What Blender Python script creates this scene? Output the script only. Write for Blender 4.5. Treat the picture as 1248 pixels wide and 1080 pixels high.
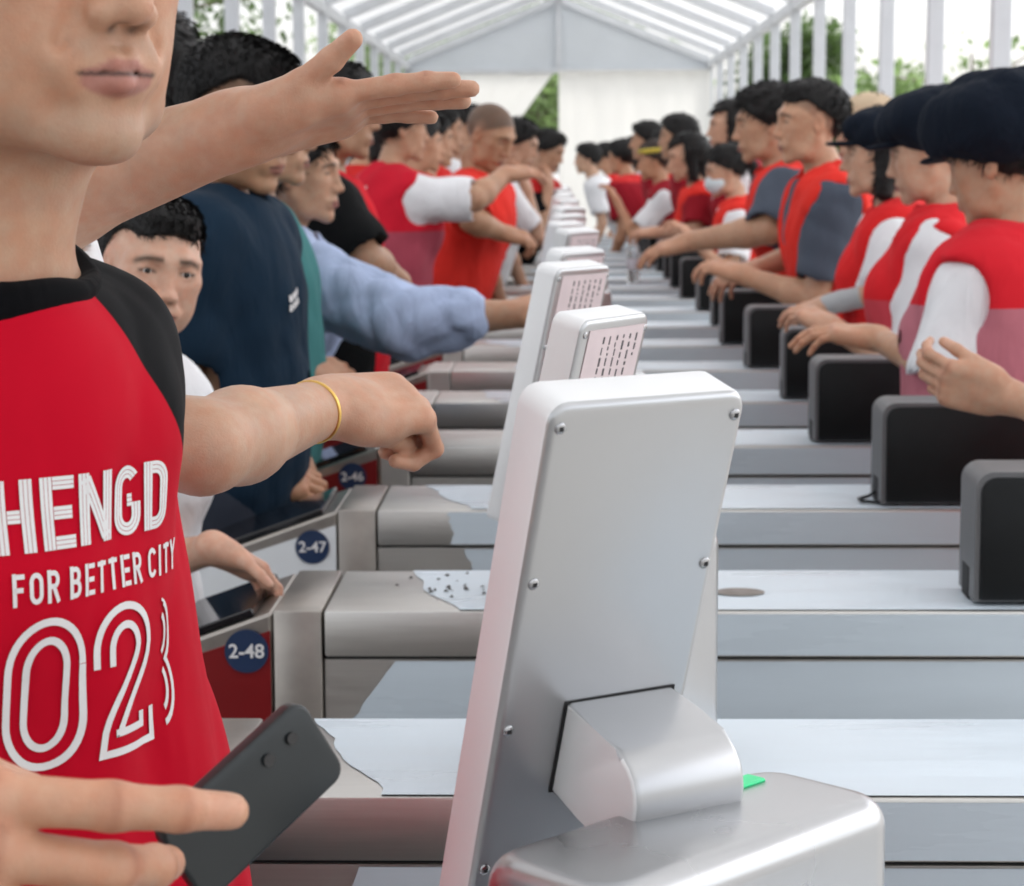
import bpy, bmesh, math, random
import numpy as np
from mathutils import Vector, Matrix
from mathutils.bvhtree import BVHTree

# ------------------------------------------------------------------ scene, camera, light
SC = bpy.context.scene
for o in list(bpy.data.objects):
    bpy.data.objects.remove(o, do_unlink=True)
COL = SC.collection
R = math.radians
FPX, W0, H0 = 2590.0, 1248.0, 1080.0          # focal length in photo pixels
CAMZ = 1.5
VPX, VPY = 682.0, 205.0

cam_d = bpy.data.cameras.new('camera')
cam = bpy.data.objects.new('camera', cam_d)
COL.objects.link(cam)
SC.camera = cam
cam_d.sensor_width = 36.0
cam_d.lens = 36.0 * FPX / W0
cam_d.clip_start, cam_d.clip_end = 0.05, 2000
cam.location = (0, 0, CAMZ)
PITCH, YAW, ROLL = math.atan((H0/2 - VPY)/FPX), math.atan((VPX - W0/2)/FPX), R(-0.25)
CAMR = (Matrix.Rotation(YAW, 3, 'Z') @ Matrix.Rotation(math.pi/2 - PITCH, 3, 'X') @ Matrix.Rotation(ROLL, 3, 'Z'))
cam.rotation_euler = CAMR.to_euler()
cam_d.dof.use_dof = True
cam_d.dof.focus_distance = 1.55
cam_d.dof.aperture_fstop = (cam_d.lens*1e-3)/0.0046     # 4.6 mm pupil

def at(px, py, d):
    """point seen at photo pixel (px, py), d metres ahead of the camera"""
    v = CAMR @ Vector(((px - W0/2)/FPX, -(py - H0/2)/FPX, -1.0))
    v *= d / v.y
    return Vector((v.x, v.y, v.z + CAMZ))

world = bpy.data.worlds.new('World')
SC.world = world
world.use_nodes = True
wn = world.node_tree
sky = wn.nodes.new('ShaderNodeTexSky')
sky.sky_type = 'NISHITA'
sky.sun_disc = False
SUN_EL, SUN_AZ = R(58), R(55)
sky.sun_elevation, sky.sun_rotation = SUN_EL, SUN_AZ
sky.air_density, sky.dust_density, sky.ozone_density = 1.0, 4.0, 1.0
bg = wn.nodes['Background']
bg.inputs['Strength'].default_value = 0.15
hsv = wn.nodes.new('ShaderNodeHueSaturation')       # thin bright overcast: the sky's own colour, washed out
hsv.inputs['Saturation'].default_value = 0.22
hsv.inputs['Value'].default_value = 1.25
wn.links.new(sky.outputs['Color'], hsv.inputs['Color'])
wn.links.new(hsv.outputs['Color'], bg.inputs['Color'])

sun_d = bpy.data.lights.new('sun', 'SUN')
sun_d.energy, sun_d.angle, sun_d.color = 1.5, R(12), (1.0, 0.96, 0.9)
sun = bpy.data.objects.new('sun', sun_d)
COL.objects.link(sun)
# sky sun_rotation is clockwise from +Y
sdir = Vector((math.sin(SUN_AZ)*math.cos(SUN_EL), math.cos(SUN_AZ)*math.cos(SUN_EL), math.sin(SUN_EL)))
sun.rotation_euler = sdir.to_track_quat('Z', 'Y').to_euler()
sun.location = (0, 0, 20)

SC.view_settings.view_transform = 'Standard'
SC.view_settings.look = 'None'
SC.view_settings.exposure = 1.2
SC.view_settings.gamma = 1.0
SC.view_settings.use_curve_mapping = False
SC.render.engine = 'CYCLES'
SC.cycles.use_denoising = True
SC.cycles.max_bounces = 10
SC.cycles.diffuse_bounces = 5
SC.cycles.glossy_bounces = 4
SC.cycles.transmission_bounces = 6
SC.cycles.caustics_reflective = False
SC.cycles.caustics_refractive = False
SC.cycles.sample_clamp_indirect = 8.0

rng = np.random.default_rng(7)
random.seed(7)

# ------------------------------------------------------------------ materials
MATS = {}
def nodes_of(m):
    m.use_nodes = True
    nt = m.node_tree
    return nt, nt.nodes, nt.links, nt.nodes['Principled BSDF']

def mat(name, col, rough=0.5, metal=0.0, spec=0.5, var=0.06, scale=8.0, bump=0.0, bscale=60.0,
        stretch=None, bdist=0.002, coat=0.0, rvar=0.0, sheen=0.0, emit=None):
    if name in MATS:
        return MATS[name]
    m = bpy.data.materials.new(name)
    nt, N, L, b = nodes_of(m)
    tc = N.new('ShaderNodeTexCoord')
    mp = N.new('ShaderNodeMapping')
    L.new(tc.outputs['Object'], mp.inputs['Vector'])
    if stretch: mp.inputs['Scale'].default_value = stretch
    nz = N.new('ShaderNodeTexNoise')
    nz.inputs['Scale'].default_value = scale
    nz.inputs['Detail'].default_value = 5
    L.new(mp.outputs['Vector'], nz.inputs['Vector'])
    mr = N.new('ShaderNodeMapRange')
    mr.inputs['From Min'].default_value, mr.inputs['From Max'].default_value = 0.3, 0.7
    mr.inputs['To Min'].default_value, mr.inputs['To Max'].default_value = 1-var, 1+var
    L.new(nz.outputs['Fac'], mr.inputs['Value'])
    mx = N.new('ShaderNodeMix'); mx.data_type = 'RGBA'; mx.blend_type = 'MULTIPLY'
    mx.inputs['Factor'].default_value = 1.0
    mx.inputs[6].default_value = (*col, 1)
    L.new(mr.outputs['Result'], mx.inputs[7])
    L.new(mx.outputs[2], b.inputs['Base Color'])
    b.inputs['Roughness'].default_value = rough
    b.inputs['Metallic'].default_value = metal
    b.inputs['Specular IOR Level'].default_value = spec
    if coat: b.inputs['Coat Weight'].default_value = coat
    if sheen:
        b.inputs['Sheen Weight'].default_value = sheen
        b.inputs['Sheen Roughness'].default_value = 0.5
    if rvar:
        m2 = N.new('ShaderNodeMapRange')
        m2.inputs['From Min'].default_value, m2.inputs['From Max'].default_value = 0.3, 0.7
        m2.inputs['To Min'].default_value, m2.inputs['To Max'].default_value = rough-rvar, rough+rvar
        L.new(nz.outputs['Fac'], m2.inputs['Value'])
        L.new(m2.outputs['Result'], b.inputs['Roughness'])
    if bump:
        n2 = N.new('ShaderNodeTexNoise')
        n2.inputs['Scale'].default_value = bscale
        n2.inputs['Detail'].default_value = 4
        L.new(mp.outputs['Vector'], n2.inputs['Vector'])
        bp = N.new('ShaderNodeBump')
        bp.inputs['Strength'].default_value = bump
        bp.inputs['Distance'].default_value = bdist
        L.new(n2.outputs['Fac'], bp.inputs['Height'])
        L.new(bp.outputs['Normal'], b.inputs['Normal'])
    if emit:
        b.inputs['Emission Color'].default_value = (*emit[0], 1)
        b.inputs['Emission Strength'].default_value = emit[1]
    MATS[name] = m
    return m

def attr_mat(name, rough, sss=0.0, bump=0.1, bscale=300, bdist=0.0006, var=0.1, spec=0.4, wrinkle=False):
    """colour comes from the mesh colour attribute 'Col' (own colours plus painted crease and recess shade)"""
    if name in MATS: return MATS[name]
    m = bpy.data.materials.new(name)
    nt, N, L, b = nodes_of(m)
    a = N.new('ShaderNodeAttribute'); a.attribute_name = 'Col'
    tc = N.new('ShaderNodeTexCoord')
    nz = N.new('ShaderNodeTexNoise'); nz.inputs['Scale'].default_value = 26; nz.inputs['Detail'].default_value = 9; nz.inputs['Roughness'].default_value = 0.68
    L.new(tc.outputs['Object'], nz.inputs['Vector'])
    mr = N.new('ShaderNodeMapRange')
    mr.inputs['From Min'].default_value, mr.inputs['From Max'].default_value = 0.3, 0.7
    mr.inputs['To Min'].default_value, mr.inputs['To Max'].default_value = 1-var, 1+var
    L.new(nz.outputs['Fac'], mr.inputs['Value'])
    mx = N.new('ShaderNodeMix'); mx.data_type = 'RGBA'; mx.blend_type = 'MULTIPLY'
    mx.inputs['Factor'].default_value = 1
    L.new(a.outputs['Color'], mx.inputs[6]); L.new(mr.outputs['Result'], mx.inputs[7])
    n3 = N.new('ShaderNodeTexNoise'); n3.inputs['Scale'].default_value = 75; n3.inputs['Detail'].default_value = 5
    L.new(tc.outputs['Object'], n3.inputs['Vector'])
    cr = N.new('ShaderNodeValToRGB')
    cr.color_ramp.elements[0].position, cr.color_ramp.elements[1].position = 0.32, 0.68
    cr.color_ramp.elements[0].color, cr.color_ramp.elements[1].color = (1.0, 0.88, 0.83, 1), (1.0, 1.04, 1.05, 1)
    L.new(n3.outputs['Fac'], cr.inputs['Fac'])
    mz = N.new('ShaderNodeMix'); mz.data_type = 'RGBA'; mz.blend_type = 'MULTIPLY'; mz.inputs['Factor'].default_value = 1
    L.new(mx.outputs[2], mz.inputs[6]); L.new(cr.outputs['Color'], mz.inputs[7])
    L.new(mz.outputs[2], b.inputs['Base Color'])
    mrr = N.new('ShaderNodeMapRange'); mrr.inputs['To Min'].default_value, mrr.inputs['To Max'].default_value = rough-.1, rough+.14
    L.new(nz.outputs['Fac'], mrr.inputs['Value']); L.new(mrr.outputs['Result'], b.inputs['Roughness'])
    b.inputs['Specular IOR Level'].default_value = spec
    if sss:
        b.inputs['Subsurface Weight'].default_value = sss
        b.inputs['Subsurface Radius'].default_value = (1.0, 0.4, 0.2)
        b.inputs['Subsurface Scale'].default_value = 0.006
    n2 = N.new('ShaderNodeTexNoise'); n2.inputs['Scale'].default_value = bscale; n2.inputs['Detail'].default_value = 3
    L.new(tc.outputs['Object'], n2.inputs['Vector'])
    bp = N.new('ShaderNodeBump'); bp.inputs['Strength'].default_value = bump; bp.inputs['Distance'].default_value = bdist
    L.new(n2.outputs['Fac'], bp.inputs['Height'])
    L.new(bp.outputs['Normal'], b.inputs['Normal'])
    MATS[name] = m
    return m

def cloth(name, col, planes=(), rough=0.85, weave=900, fold=0.4, fscale=14.0, var=0.08):
    """woven cloth; planes = ((nx,ny,nz,c,colour),...): where n.p > c (object space) the cloth is sewn of another colour"""
    if name in MATS: return MATS[name]
    m = bpy.data.materials.new(name)
    nt, N, L, b = nodes_of(m)
    tc = N.new('ShaderNodeTexCoord')
    src = None
    rgb = N.new('ShaderNodeRGB'); rgb.outputs[0].default_value = (*col, 1)
    src = rgb.outputs[0]
    for (nx, ny, nz_, c, col2) in planes:
        dp = N.new('ShaderNodeVectorMath'); dp.operation = 'DOT_PRODUCT'
        L.new(tc.outputs['Object'], dp.inputs[0]); dp.inputs[1].default_value = (nx, ny, nz_)
        gt = N.new('ShaderNodeMapRange')
        gt.inputs['From Min'].default_value, gt.inputs['From Max'].default_value = c-0.0006, c+0.0006
        L.new(dp.outputs['Value'], gt.inputs['Value'])
        mx = N.new('ShaderNodeMix'); mx.data_type = 'RGBA'
        L.new(gt.outputs['Result'], mx.inputs['Factor'])
        L.new(src, mx.inputs[6]); mx.inputs[7].default_value = (*col2, 1)
        src = mx.outputs[2]
    nz = N.new('ShaderNodeTexNoise'); nz.inputs['Scale'].default_value = 9; nz.inputs['Detail'].default_value = 5
    L.new(tc.outputs['Object'], nz.inputs['Vector'])
    mr = N.new('ShaderNodeMapRange')
    mr.inputs['From Min'].default_value, mr.inputs['From Max'].default_value = 0.3, 0.7
    mr.inputs['To Min'].default_value, mr.inputs['To Max'].default_value = 1-var, 1+var
    L.new(nz.outputs['Fac'], mr.inputs['Value'])
    mm = N.new('ShaderNodeMix'); mm.data_type = 'RGBA'; mm.blend_type = 'MULTIPLY'; mm.inputs['Factor'].default_value = 1
    L.new(src, mm.inputs[6]); L.new(mr.outputs['Result'], mm.inputs[7])
    L.new(mm.outputs[2], b.inputs['Base Color'])
    b.inputs['Roughness'].default_value = rough
    b.inputs['Specular IOR Level'].default_value = 0.06 if max(col) < .03 else 0.12
    b.inputs['Sheen Weight'].default_value = 0.02
    n1 = N.new('ShaderNodeTexNoise'); n1.inputs['Scale'].default_value = weave; n1.inputs['Detail'].default_value = 2
    mp = N.new('ShaderNodeMapping'); mp.inputs['Scale'].default_value = (1.0, 1.0, 0.45)
    L.new(tc.outputs['Object'], n1.inputs['Vector']); L.new(tc.outputs['Object'], mp.inputs['Vector'])
    n2 = N.new('ShaderNodeTexNoise'); n2.inputs['Scale'].default_value = fscale; n2.inputs['Detail'].default_value = 3
    n2.inputs['Distortion'].default_value = 0.8
    L.new(mp.outputs['Vector'], n2.inputs['Vector'])
    b1 = N.new('ShaderNodeBump'); b1.inputs['Strength'].default_value = 0.25; b1.inputs['Distance'].default_value = 0.0006
    b2 = N.new('ShaderNodeBump'); b2.inputs['Strength'].default_value = fold; b2.inputs['Distance'].default_value = 0.02
    L.new(n1.outputs['Fac'], b1.inputs['Height']); L.new(n2.outputs['Fac'], b2.inputs['Height'])
    L.new(b2.outputs['Normal'], b1.inputs['Normal']); L.new(b1.outputs['Normal'], b.inputs['Normal'])
    MATS[name] = m
    return m

def fabric_translucent(name, col, trans=0.4):
    if name in MATS: return MATS[name]
    m = bpy.data.materials.new(name); m.use_nodes = True
    nt = m.node_tree; N, L = nt.nodes, nt.links
    N.remove(N['Principled BSDF'])
    out = N['Material Output']
    tc = N.new('ShaderNodeTexCoord')
    nz = N.new('ShaderNodeTexNoise'); nz.inputs['Scale'].default_value = 1.3; nz.inputs['Detail'].default_value = 6
    L.new(tc.outputs['Object'], nz.inputs['Vector'])
    cr = N.new('ShaderNodeMapRange')
    cr.inputs['To Min'].default_value, cr.inputs['To Max'].default_value = 0.9, 1.03
    L.new(nz.outputs['Fac'], cr.inputs['Value'])
    mm = N.new('ShaderNodeMix'); mm.data_type = 'RGBA'; mm.blend_type = 'MULTIPLY'; mm.inputs['Factor'].default_value = 1
    mm.inputs[6].default_value = (*col, 1); L.new(cr.outputs['Result'], mm.inputs[7])
    d = N.new('ShaderNodeBsdfDiffuse'); t = N.new('ShaderNodeBsdfTranslucent')
    L.new(mm.outputs[2], d.inputs['Color']); L.new(mm.outputs[2], t.inputs['Color'])
    ms = N.new('ShaderNodeMixShader'); ms.inputs['Fac'].default_value = trans
    L.new(d.outputs[0], ms.inputs[1]); L.new(t.outputs[0], ms.inputs[2])
    bp = N.new('ShaderNodeBump'); bp.inputs['Strength'].default_value = 0.3; bp.inputs['Distance'].default_value = 0.05
    n2 = N.new('ShaderNodeTexNoise'); n2.inputs['Scale'].default_value = 2.5
    L.new(tc.outputs['Object'], n2.inputs['Vector']); L.new(n2.outputs['Fac'], bp.inputs['Height'])
    L.new(bp.outputs['Normal'], d.inputs['Normal'])
    L.new(ms.outputs[0], out.inputs['Surface'])
    MATS[name] = m
    return m

STEEL = mat('brushed_steel', (0.62, 0.605, 0.58), rough=0.42, metal=1.0, var=0.04, scale=14, stretch=(0.6, 8, 30), bump=0.03, bscale=40, rvar=0.03, bdist=0.0008)
STEEL_D = mat('steel_edge', (0.40, 0.37, 0.34), rough=0.38, metal=1.0, var=0.1, scale=20, bump=0.1)
FILM = mat('protective_film', (0.62, 0.70, 0.765), rough=0.34, spec=0.5, var=0.05, scale=5, stretch=(0.4, 3, 3), bump=0.25, bscale=9, bdist=0.004, rvar=0.1)
ALU = mat('satin_aluminium', (0.47, 0.475, 0.485), rough=0.30, metal=0.9, var=0.03, scale=6, bump=0.0, bscale=60, bdist=0.0004, rvar=0.05)
ALU_L = mat('satin_side_sky_bright', (0.80, 0.805, 0.81), rough=0.4, metal=0.0, var=0.02, scale=10)  # pale casing sides, brightness of sky-facing faces put into the colour
BLACKP = mat('black_plastic', (0.007, 0.008, 0.009), rough=0.5, spec=0.25, var=0.15, scale=20, bump=0.35, bscale=700, bdist=0.0006)
GREYP = mat('grey_plastic', (0.12, 0.12, 0.125), rough=0.5, var=0.08, scale=15, bump=0.2, bscale=500, bdist=0.0005)
GLASSB = mat('black_glass', (0.01, 0.01, 0.012), rough=0.08, spec=0.6, var=0.1)
REDP = mat('red_panel', (0.20, 0.008, 0.010), rough=0.3, var=0.06, scale=6)
WHITEP = mat('white_panel', (0.78, 0.80, 0.82), rough=0.35, var=0.03)
NAVYP = mat('navy_disc', (0.012, 0.03, 0.085), rough=0.4, var=0.1)
PRINT = mat('white_print', (0.78, 0.76, 0.76), rough=0.7, var=0.04, scale=40, bump=0.2, bscale=900, bdist=0.0004)
DARKGAP = mat('dark_gap', (0.015, 0.015, 0.016), rough=0.8)
SCREW = mat('screw_steel', (0.45, 0.45, 0.46), rough=0.25, metal=1.0)
LED = mat('green_led', (0.02, 0.4, 0.15), rough=0.4, emit=((0.01, 0.5, 0.20), 0.3))
PAPER = mat('label_paper', (0.72, 0.60, 0.61), rough=0.6, var=0.05, scale=30)  # pink reflection of the red vests put into the paper colour
INK = mat('label_ink', (0.05, 0.045, 0.05), rough=0.7)
GOLD = mat('gold', (0.75, 0.48, 0.14), rough=0.3, metal=1.0)
WHITEB = mat('white_band', (0.8, 0.78, 0.74), rough=0.5)
TENTFAB = fabric_translucent('tent_fabric', (0.86, 0.87, 0.88), 0.31)
CURTAIN = fabric_translucent('curtain_fabric', (0.86, 0.85, 0.82), 0.35)
TENTALU = mat('tent_aluminium', (0.66, 0.68, 0.71), rough=0.5, metal=0.1, var=0.06, scale=4, bump=0.05)
HAIRM = mat('black_hair', (0.008, 0.007, 0.007), rough=0.5, spec=0.3, var=0.4, scale=60, stretch=(1, 1, 0.3), bump=0.22, bscale=260, bdist=0.0012)
HAIRB = mat('brown_hair', (0.035, 0.02, 0.014), rough=0.45, var=0.4, scale=60, stretch=(1, 1, 0.3), bump=0.22, bscale=260, bdist=0.0012)
SKIN = attr_mat('skin', 0.45, sss=0.12, bump=0.3, bscale=520, bdist=0.0009, var=0.11)
EYEW = mat('eye_white', (0.7, 0.66, 0.62), rough=0.15, var=0.04)
EYED = mat('eye_iris', (0.012, 0.007, 0.005), rough=0.08)

# ------------------------------------------------------------------ object helpers
def tag(o, label=None, cat=None, group=None, kind=None):
    if label: o['label'] = label
    if cat: o['category'] = cat
    if group: o['group'] = group
    if kind: o['kind'] = kind
    return o

MESHVAR = {}
def empty(name, loc, rz=0.0):
    e = bpy.data.objects.new(name, None)
    e.location = loc; e.rotation_euler = (0, 0, rz)
    e.empty_display_size = 0.1
    COL.objects.link(e)
    return e

def link(name, me, m, parent=None, loc=(0, 0, 0), rz=0.0, smooth=False):
    if m is not None:
        if not me.materials: me.materials.append(m)
        elif me.materials[0] != m and len(me.materials) == 1:
            key = (me.name, m.name)
            if key not in MESHVAR:
                q = me.copy(); q.materials[0] = m; MESHVAR[key] = q
            me = MESHVAR[key]
    o = bpy.data.objects.new(name, me)
    o.location = loc; o.rotation_euler = (0, 0, rz)
    COL.objects.link(o)
    if parent is not None:
        o.parent = parent
    if smooth:
        me.shade_smooth()
    return o

def np_mesh(name, V, F, smooth=True):
    """V (n,3), F (m,k) all faces the same size"""
    me = bpy.data.meshes.new(name)
    V = np.asarray(V, np.float32); F = np.asarray(F, np.int32)
    k = F.shape[1]
    me.vertices.add(len(V)); me.vertices.foreach_set('co', V.ravel())
    me.loops.add(F.size); me.loops.foreach_set('vertex_index', F.ravel())
    me.polygons.add(len(F))
    me.polygons.foreach_set('loop_start', np.arange(0, F.size, k, dtype=np.int32))
    if smooth: me.polygons.foreach_set('use_smooth', np.ones(len(F), bool))
    me.update(calc_edges=True)
    return me

def color_attr(me, C):
    a = me.color_attributes.new('Col', 'FLOAT_COLOR', 'POINT')
    C4 = np.ones((len(C), 4), np.float32); C4[:, :3] = C
    a.data.foreach_set('color', C4.ravel())

def bm_mesh(name, bm):
    me = bpy.data.meshes.new(name)
    bmesh.ops.recalc_face_normals(bm, faces=bm.faces)
    bm.to_mesh(me); bm.free()
    return me

def add_box(bm, x0, x1, y0, y1, z0, z1, bev=0.0, seg=2):
    r = bmesh.ops.create_cube(bm, size=1.0)
    vs = r['verts']
    for v in vs:
        v.co = Vector(((x0+x1)/2 + v.co.x*(x1-x0), (y0+y1)/2 + v.co.y*(y1-y0), (z0+z1)/2 + v.co.z*(z1-z0)))
    if bev:
        es = list({e for v in vs for e in v.link_edges})
        bmesh.ops.bevel(bm, geom=es, offset=bev, segments=seg, affect='EDGES', profile=0.5)
    return vs

def box_mesh(name, x0, x1, y0, y1, z0, z1, bev=0.0, seg=2):
    bm = bmesh.new(); add_box(bm, x0, x1, y0, y1, z0, z1, bev, seg)
    return bm_mesh(name, bm)

def box(name, x0, x1, y0, y1, z0, z1, m, parent=None, bev=0.0, seg=2, loc=(0, 0, 0)):
    return link(name, box_mesh(name, x0, x1, y0, y1, z0, z1, bev, seg), m, parent, loc)

def prism_mesh(name, pts, y0, y1, bev=0.0, seg=2):
    """polygon in XZ extruded along Y"""
    bm = bmesh.new()
    a = [bm.verts.new((x, y0, z)) for x, z in pts]
    b = [bm.verts.new((x, y1, z)) for x, z in pts]
    bm.faces.new(a); bm.faces.new(b[::-1])
    n = len(pts)
    for i in range(n):
        bm.faces.new((a[i], b[i], b[(i+1) % n], a[(i+1) % n]))
    if bev:
        bmesh.ops.bevel(bm, geom=list(bm.edges), offset=bev, segments=seg, affect='EDGES', profile=0.5)
    return bm_mesh(name, bm)

def tube_np(pts, rad, n=8, cap=True):
    pts = [Vector(p) for p in pts]
    if not hasattr(rad, '__len__'): rad = [rad]*len(pts)
    V, F = [], []
    up = Vector((0.13, 0.21, 1)).normalized()
    for i, p in enumerate(pts):
        t = (pts[min(i+1, len(pts)-1)] - pts[max(i-1, 0)]).normalized()
        a = t.cross(up)
        if a.length < 1e-3: a = t.cross(Vector((1, 0, 0)))
        a.normalize(); b = t.cross(a)
        for k in range(n):
            w = 2*math.pi*k/n
            V.append(p + (a*math.cos(w) + b*math.sin(w))*rad[i])
    for i in range(len(pts)-1):
        for k in range(n):
            F.append((i*n+k, i*n+(k+1) % n, (i+1)*n+(k+1) % n, (i+1)*n+k))
    if cap:
        for i0 in (0, (len(pts)-1)*n):
            c = len(V); V.append(sum((V[i0+k] for k in range(n)), Vector())/n)
            for k in range(n):
                F.append((i0+k, i0+(k+1) % n, c, c))
    return V, F

def tube_mesh(name, pts, rad, n=8, closed=False):
    me = bpy.data.meshes.new(name)
    V, F = tube_np(pts, rad, n, cap=not closed)
    me.from_pydata([tuple(v) for v in V], [], [tuple(dict.fromkeys(f)) for f in F])
    me.shade_smooth()
    return me

def ring_mesh(name, c, ax1, ax2, r1, r2, tube, n=28, m=8):
    pts = [Vector(c) + ax1*(r1*math.cos(2*math.pi*i/n)) + ax2*(r2*math.sin(2*math.pi*i/n)) for i in range(n)]
    V, F = [], []
    nrm = ax1.cross(ax2).normalized()
    for i, p in enumerate(pts):
        o = (p - Vector(c)).normalized()
        for k in range(m):
            w = 2*math.pi*k/m
            V.append(tuple(p + o*(tube[0]*math.cos(w)) + nrm*(tube[1]*math.sin(w))))
    for i in range(n):
        j = (i+1) % n
        for k in range(m):
            F.append((i*m+k, i*m+(k+1) % m, j*m+(k+1) % m, j*m+k))
    return np_mesh(name, V, F)

ORD = ['nearest', 'second', 'third', 'fourth', 'fifth', 'sixth', 'seventh', 'eighth', 'ninth', 'tenth', 'eleventh', 'twelfth',
       'thirteenth', 'fourteenth', 'fifteenth', 'sixteenth', 'seventeenth', 'eighteenth', 'nineteenth', 'twentieth']
# ------------------------------------------------------------------ setting: ground, tent, trees
PAVE = mat('paving', (0.27, 0.265, 0.255), rough=0.85, var=0.12, scale=3, bump=0.3, bscale=30, bdist=0.01)
me = bpy.data.meshes.new('ground')
S = 600
me.from_pydata([(-S, -S, 0), (S, -S, 0), (S, S, 0), (-S, S, 0)], [], [(0, 1, 2, 3)])
tag(link('ground', me, PAVE), kind='structure')

EAVE_Z, RIDGE_Z, HALF, END_Y, BAY = 3.33, 4.33, 2.5, 35.6, 2.12
NB = 20
tent = empty('marquee_tent', (0, END_Y/2, 0))
tag(tent, 'long white marquee tent with aluminium frame covering the row of gates', 'tent')
TO = Vector((0, END_Y/2, 0))
def tbox(name, x0, x1, y0, y1, z0, z1, m, bev=0.0):
    return box(name, x0, x1, y0-TO.y, y1-TO.y, z0, z1, m, tent, bev)
ys = [END_Y - BAY*i for i in range(NB+1)]
post_me = box_mesh('post', -0.055, 0.055, -0.05, 0.05, 0, EAVE_Z-0.08, 0.008)
raf = {}
for s in (-1, 1):
    bm = bmesh.new()
    L_ = math.hypot(HALF, RIDGE_Z-EAVE_Z)
    ang = math.atan2(RIDGE_Z-EAVE_Z, HALF)
    add_box(bm, 0, L_, -0.04, 0.04, -0.12, 0.0, 0.006)
    bm.transform(Matrix.Translation((s*HALF, 0, EAVE_Z-0.012)) @ Matrix.Rotation(math.pi if s > 0 else 0, 4, 'Z') @ Matrix.Rotation(-ang, 4, 'Y'))
    raf[s] = bm_mesh('rafter', bm)
    for y in ys:
        link('post', post_me, TENTALU, tent, (s*HALF, y-TO.y, 0))
        link('rafter', raf[s], TENTALU, tent, (0, y-TO.y, 0))
    # eave beam, purlin
    tbox('eave_beam', s*HALF-0.05, s*HALF+0.05, ys[-1], END_Y, EAVE_Z-0.20, EAVE_Z-0.085, TENTALU, 0.006)
tbox('ridge_beam', -0.05, 0.05, ys[-1], END_Y, RIDGE_Z-0.13, RIDGE_Z-0.02, TENTALU, 0.006)
# roof sheets, one per bay and slope, sagging a little between rafters
def roof_sheet(s):
    nu, nv = 12, 8
    V, F = [], []
    for i in range(nu+1):
        for j in range(nv+1):
            u, v = i/nu, j/nv
            sag = -0.05*math.sin(math.pi*u)*math.sin(math.pi*v)
            V.append((s*HALF*(1.04-1.04*u), -BAY*v, EAVE_Z+0.0 + (RIDGE_Z-EAVE_Z)*(u*1.04-0.04)+0.012+sag))
    for i in range(nu):
        for j in range(nv):
            a = i*(nv+1)+j
            F.append((a, a+1, a+nv+2, a+nv+1))
    return np_mesh('roof_sheet', V, F)
rs = {s: roof_sheet(s) for s in (-1, 1)}
for s in (-1, 1):
    for y in ys[:-1]:
        link('roof_sheet', rs[s], TENTFAB, tent, (0, y-TO.y, 0))
# gable end: triangle above the tie beam and curtains below
tbox('tie_beam', -HALF, HALF, END_Y-0.05, END_Y+0.05, EAVE_Z-0.28, EAVE_Z-0.205, TENTALU, 0.006)
gm = prism_mesh('gable_sheet', [(-HALF, EAVE_Z-0.2), (HALF, EAVE_Z-0.2), (HALF, EAVE_Z-0.02), (0, RIDGE_Z-0.02), (-HALF, EAVE_Z-0.02)], 0.06, 0.064)
link('gable_sheet', gm, fabric_translucent('gable_fabric', (0.74, 0.77, 0.80), 0.25), tent, (0, END_Y-TO.y, 0))
tbox('gable_post', -0.035, 0.035, END_Y-0.045, END_Y+0.03, EAVE_Z-0.2, RIDGE_Z-0.14, TENTALU)
def curtain(x0a, x1a, x0b, x1b):
    """hanging sheet, wavy; (x0a,x1a) at the top, (x0b,x1b) at the bottom"""
    V, F = [], []
    nu, nv = 60, 16
    for i in range(nu+1):
        for j in range(nv+1):
            u, v = i/nu, j/nv
            e = v if v < 0.75 else 0.75 + (v-0.75)*0.4
            x = (x0a+(x1a-x0a)*u)*(1-e) + (x0b+(x1b-x0b)*u)*e
            y = 0.022*math.sin(u*17+0.6*math.sin(v*3)) * (0.3+0.7*v) + 0.006*math.sin(u*47)
            V.append((x, y, (EAVE_Z-0.24)*(1-v)))
    for i in range(nu):
        for j in range(nv):
            a = i*(nv+1)+j
            F.append((a, a+1, a+nv+2, a+nv+1))
    return np_mesh('curtain', V, F)
link('curtain', curtain(-HALF, -0.06, -HALF, -2.35), CURTAIN, tent, (0, END_Y-TO.y-0.02, 0))
link('curtain', curtain(0.0, HALF, 0.0, HALF), CURTAIN, tent, (0, END_Y-TO.y-0.1, 0))
# row of small luminaires hung under the right eave
for i in (4, 8, 11):
    pass

# trees outside the tent
LEAF = mat('leaf', (0.075, 0.13, 0.035), rough=0.55, var=0.5, scale=1.4)
LEAF2 = mat('leaf_pale', (0.16, 0.24, 0.085), rough=0.55, var=0.5, scale=1.4)
BARK = mat('bark', (0.13, 0.10, 0.075), rough=0.9, var=0.3, scale=8, bump=0.6, bscale=30, bdist=0.02)
for m_ in (LEAF, LEAF2):
    nt = m_.node_tree; b_ = nt.nodes['Principled BSDF']
    tr = nt.nodes.new('ShaderNodeBsdfTranslucent'); ms = nt.nodes.new('ShaderNodeMixShader'); ms.inputs['Fac'].default_value = 0.45
    nt.links.new(b_.inputs['Base Color'].links[0].from_socket, tr.inputs['Color'])
    nt.links.new(b_.outputs[0], ms.inputs[1]); nt.links.new(tr.outputs[0], ms.inputs[2])
    nt.links.new(ms.outputs[0], nt.nodes['Material Output'].inputs['Surface'])
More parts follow.
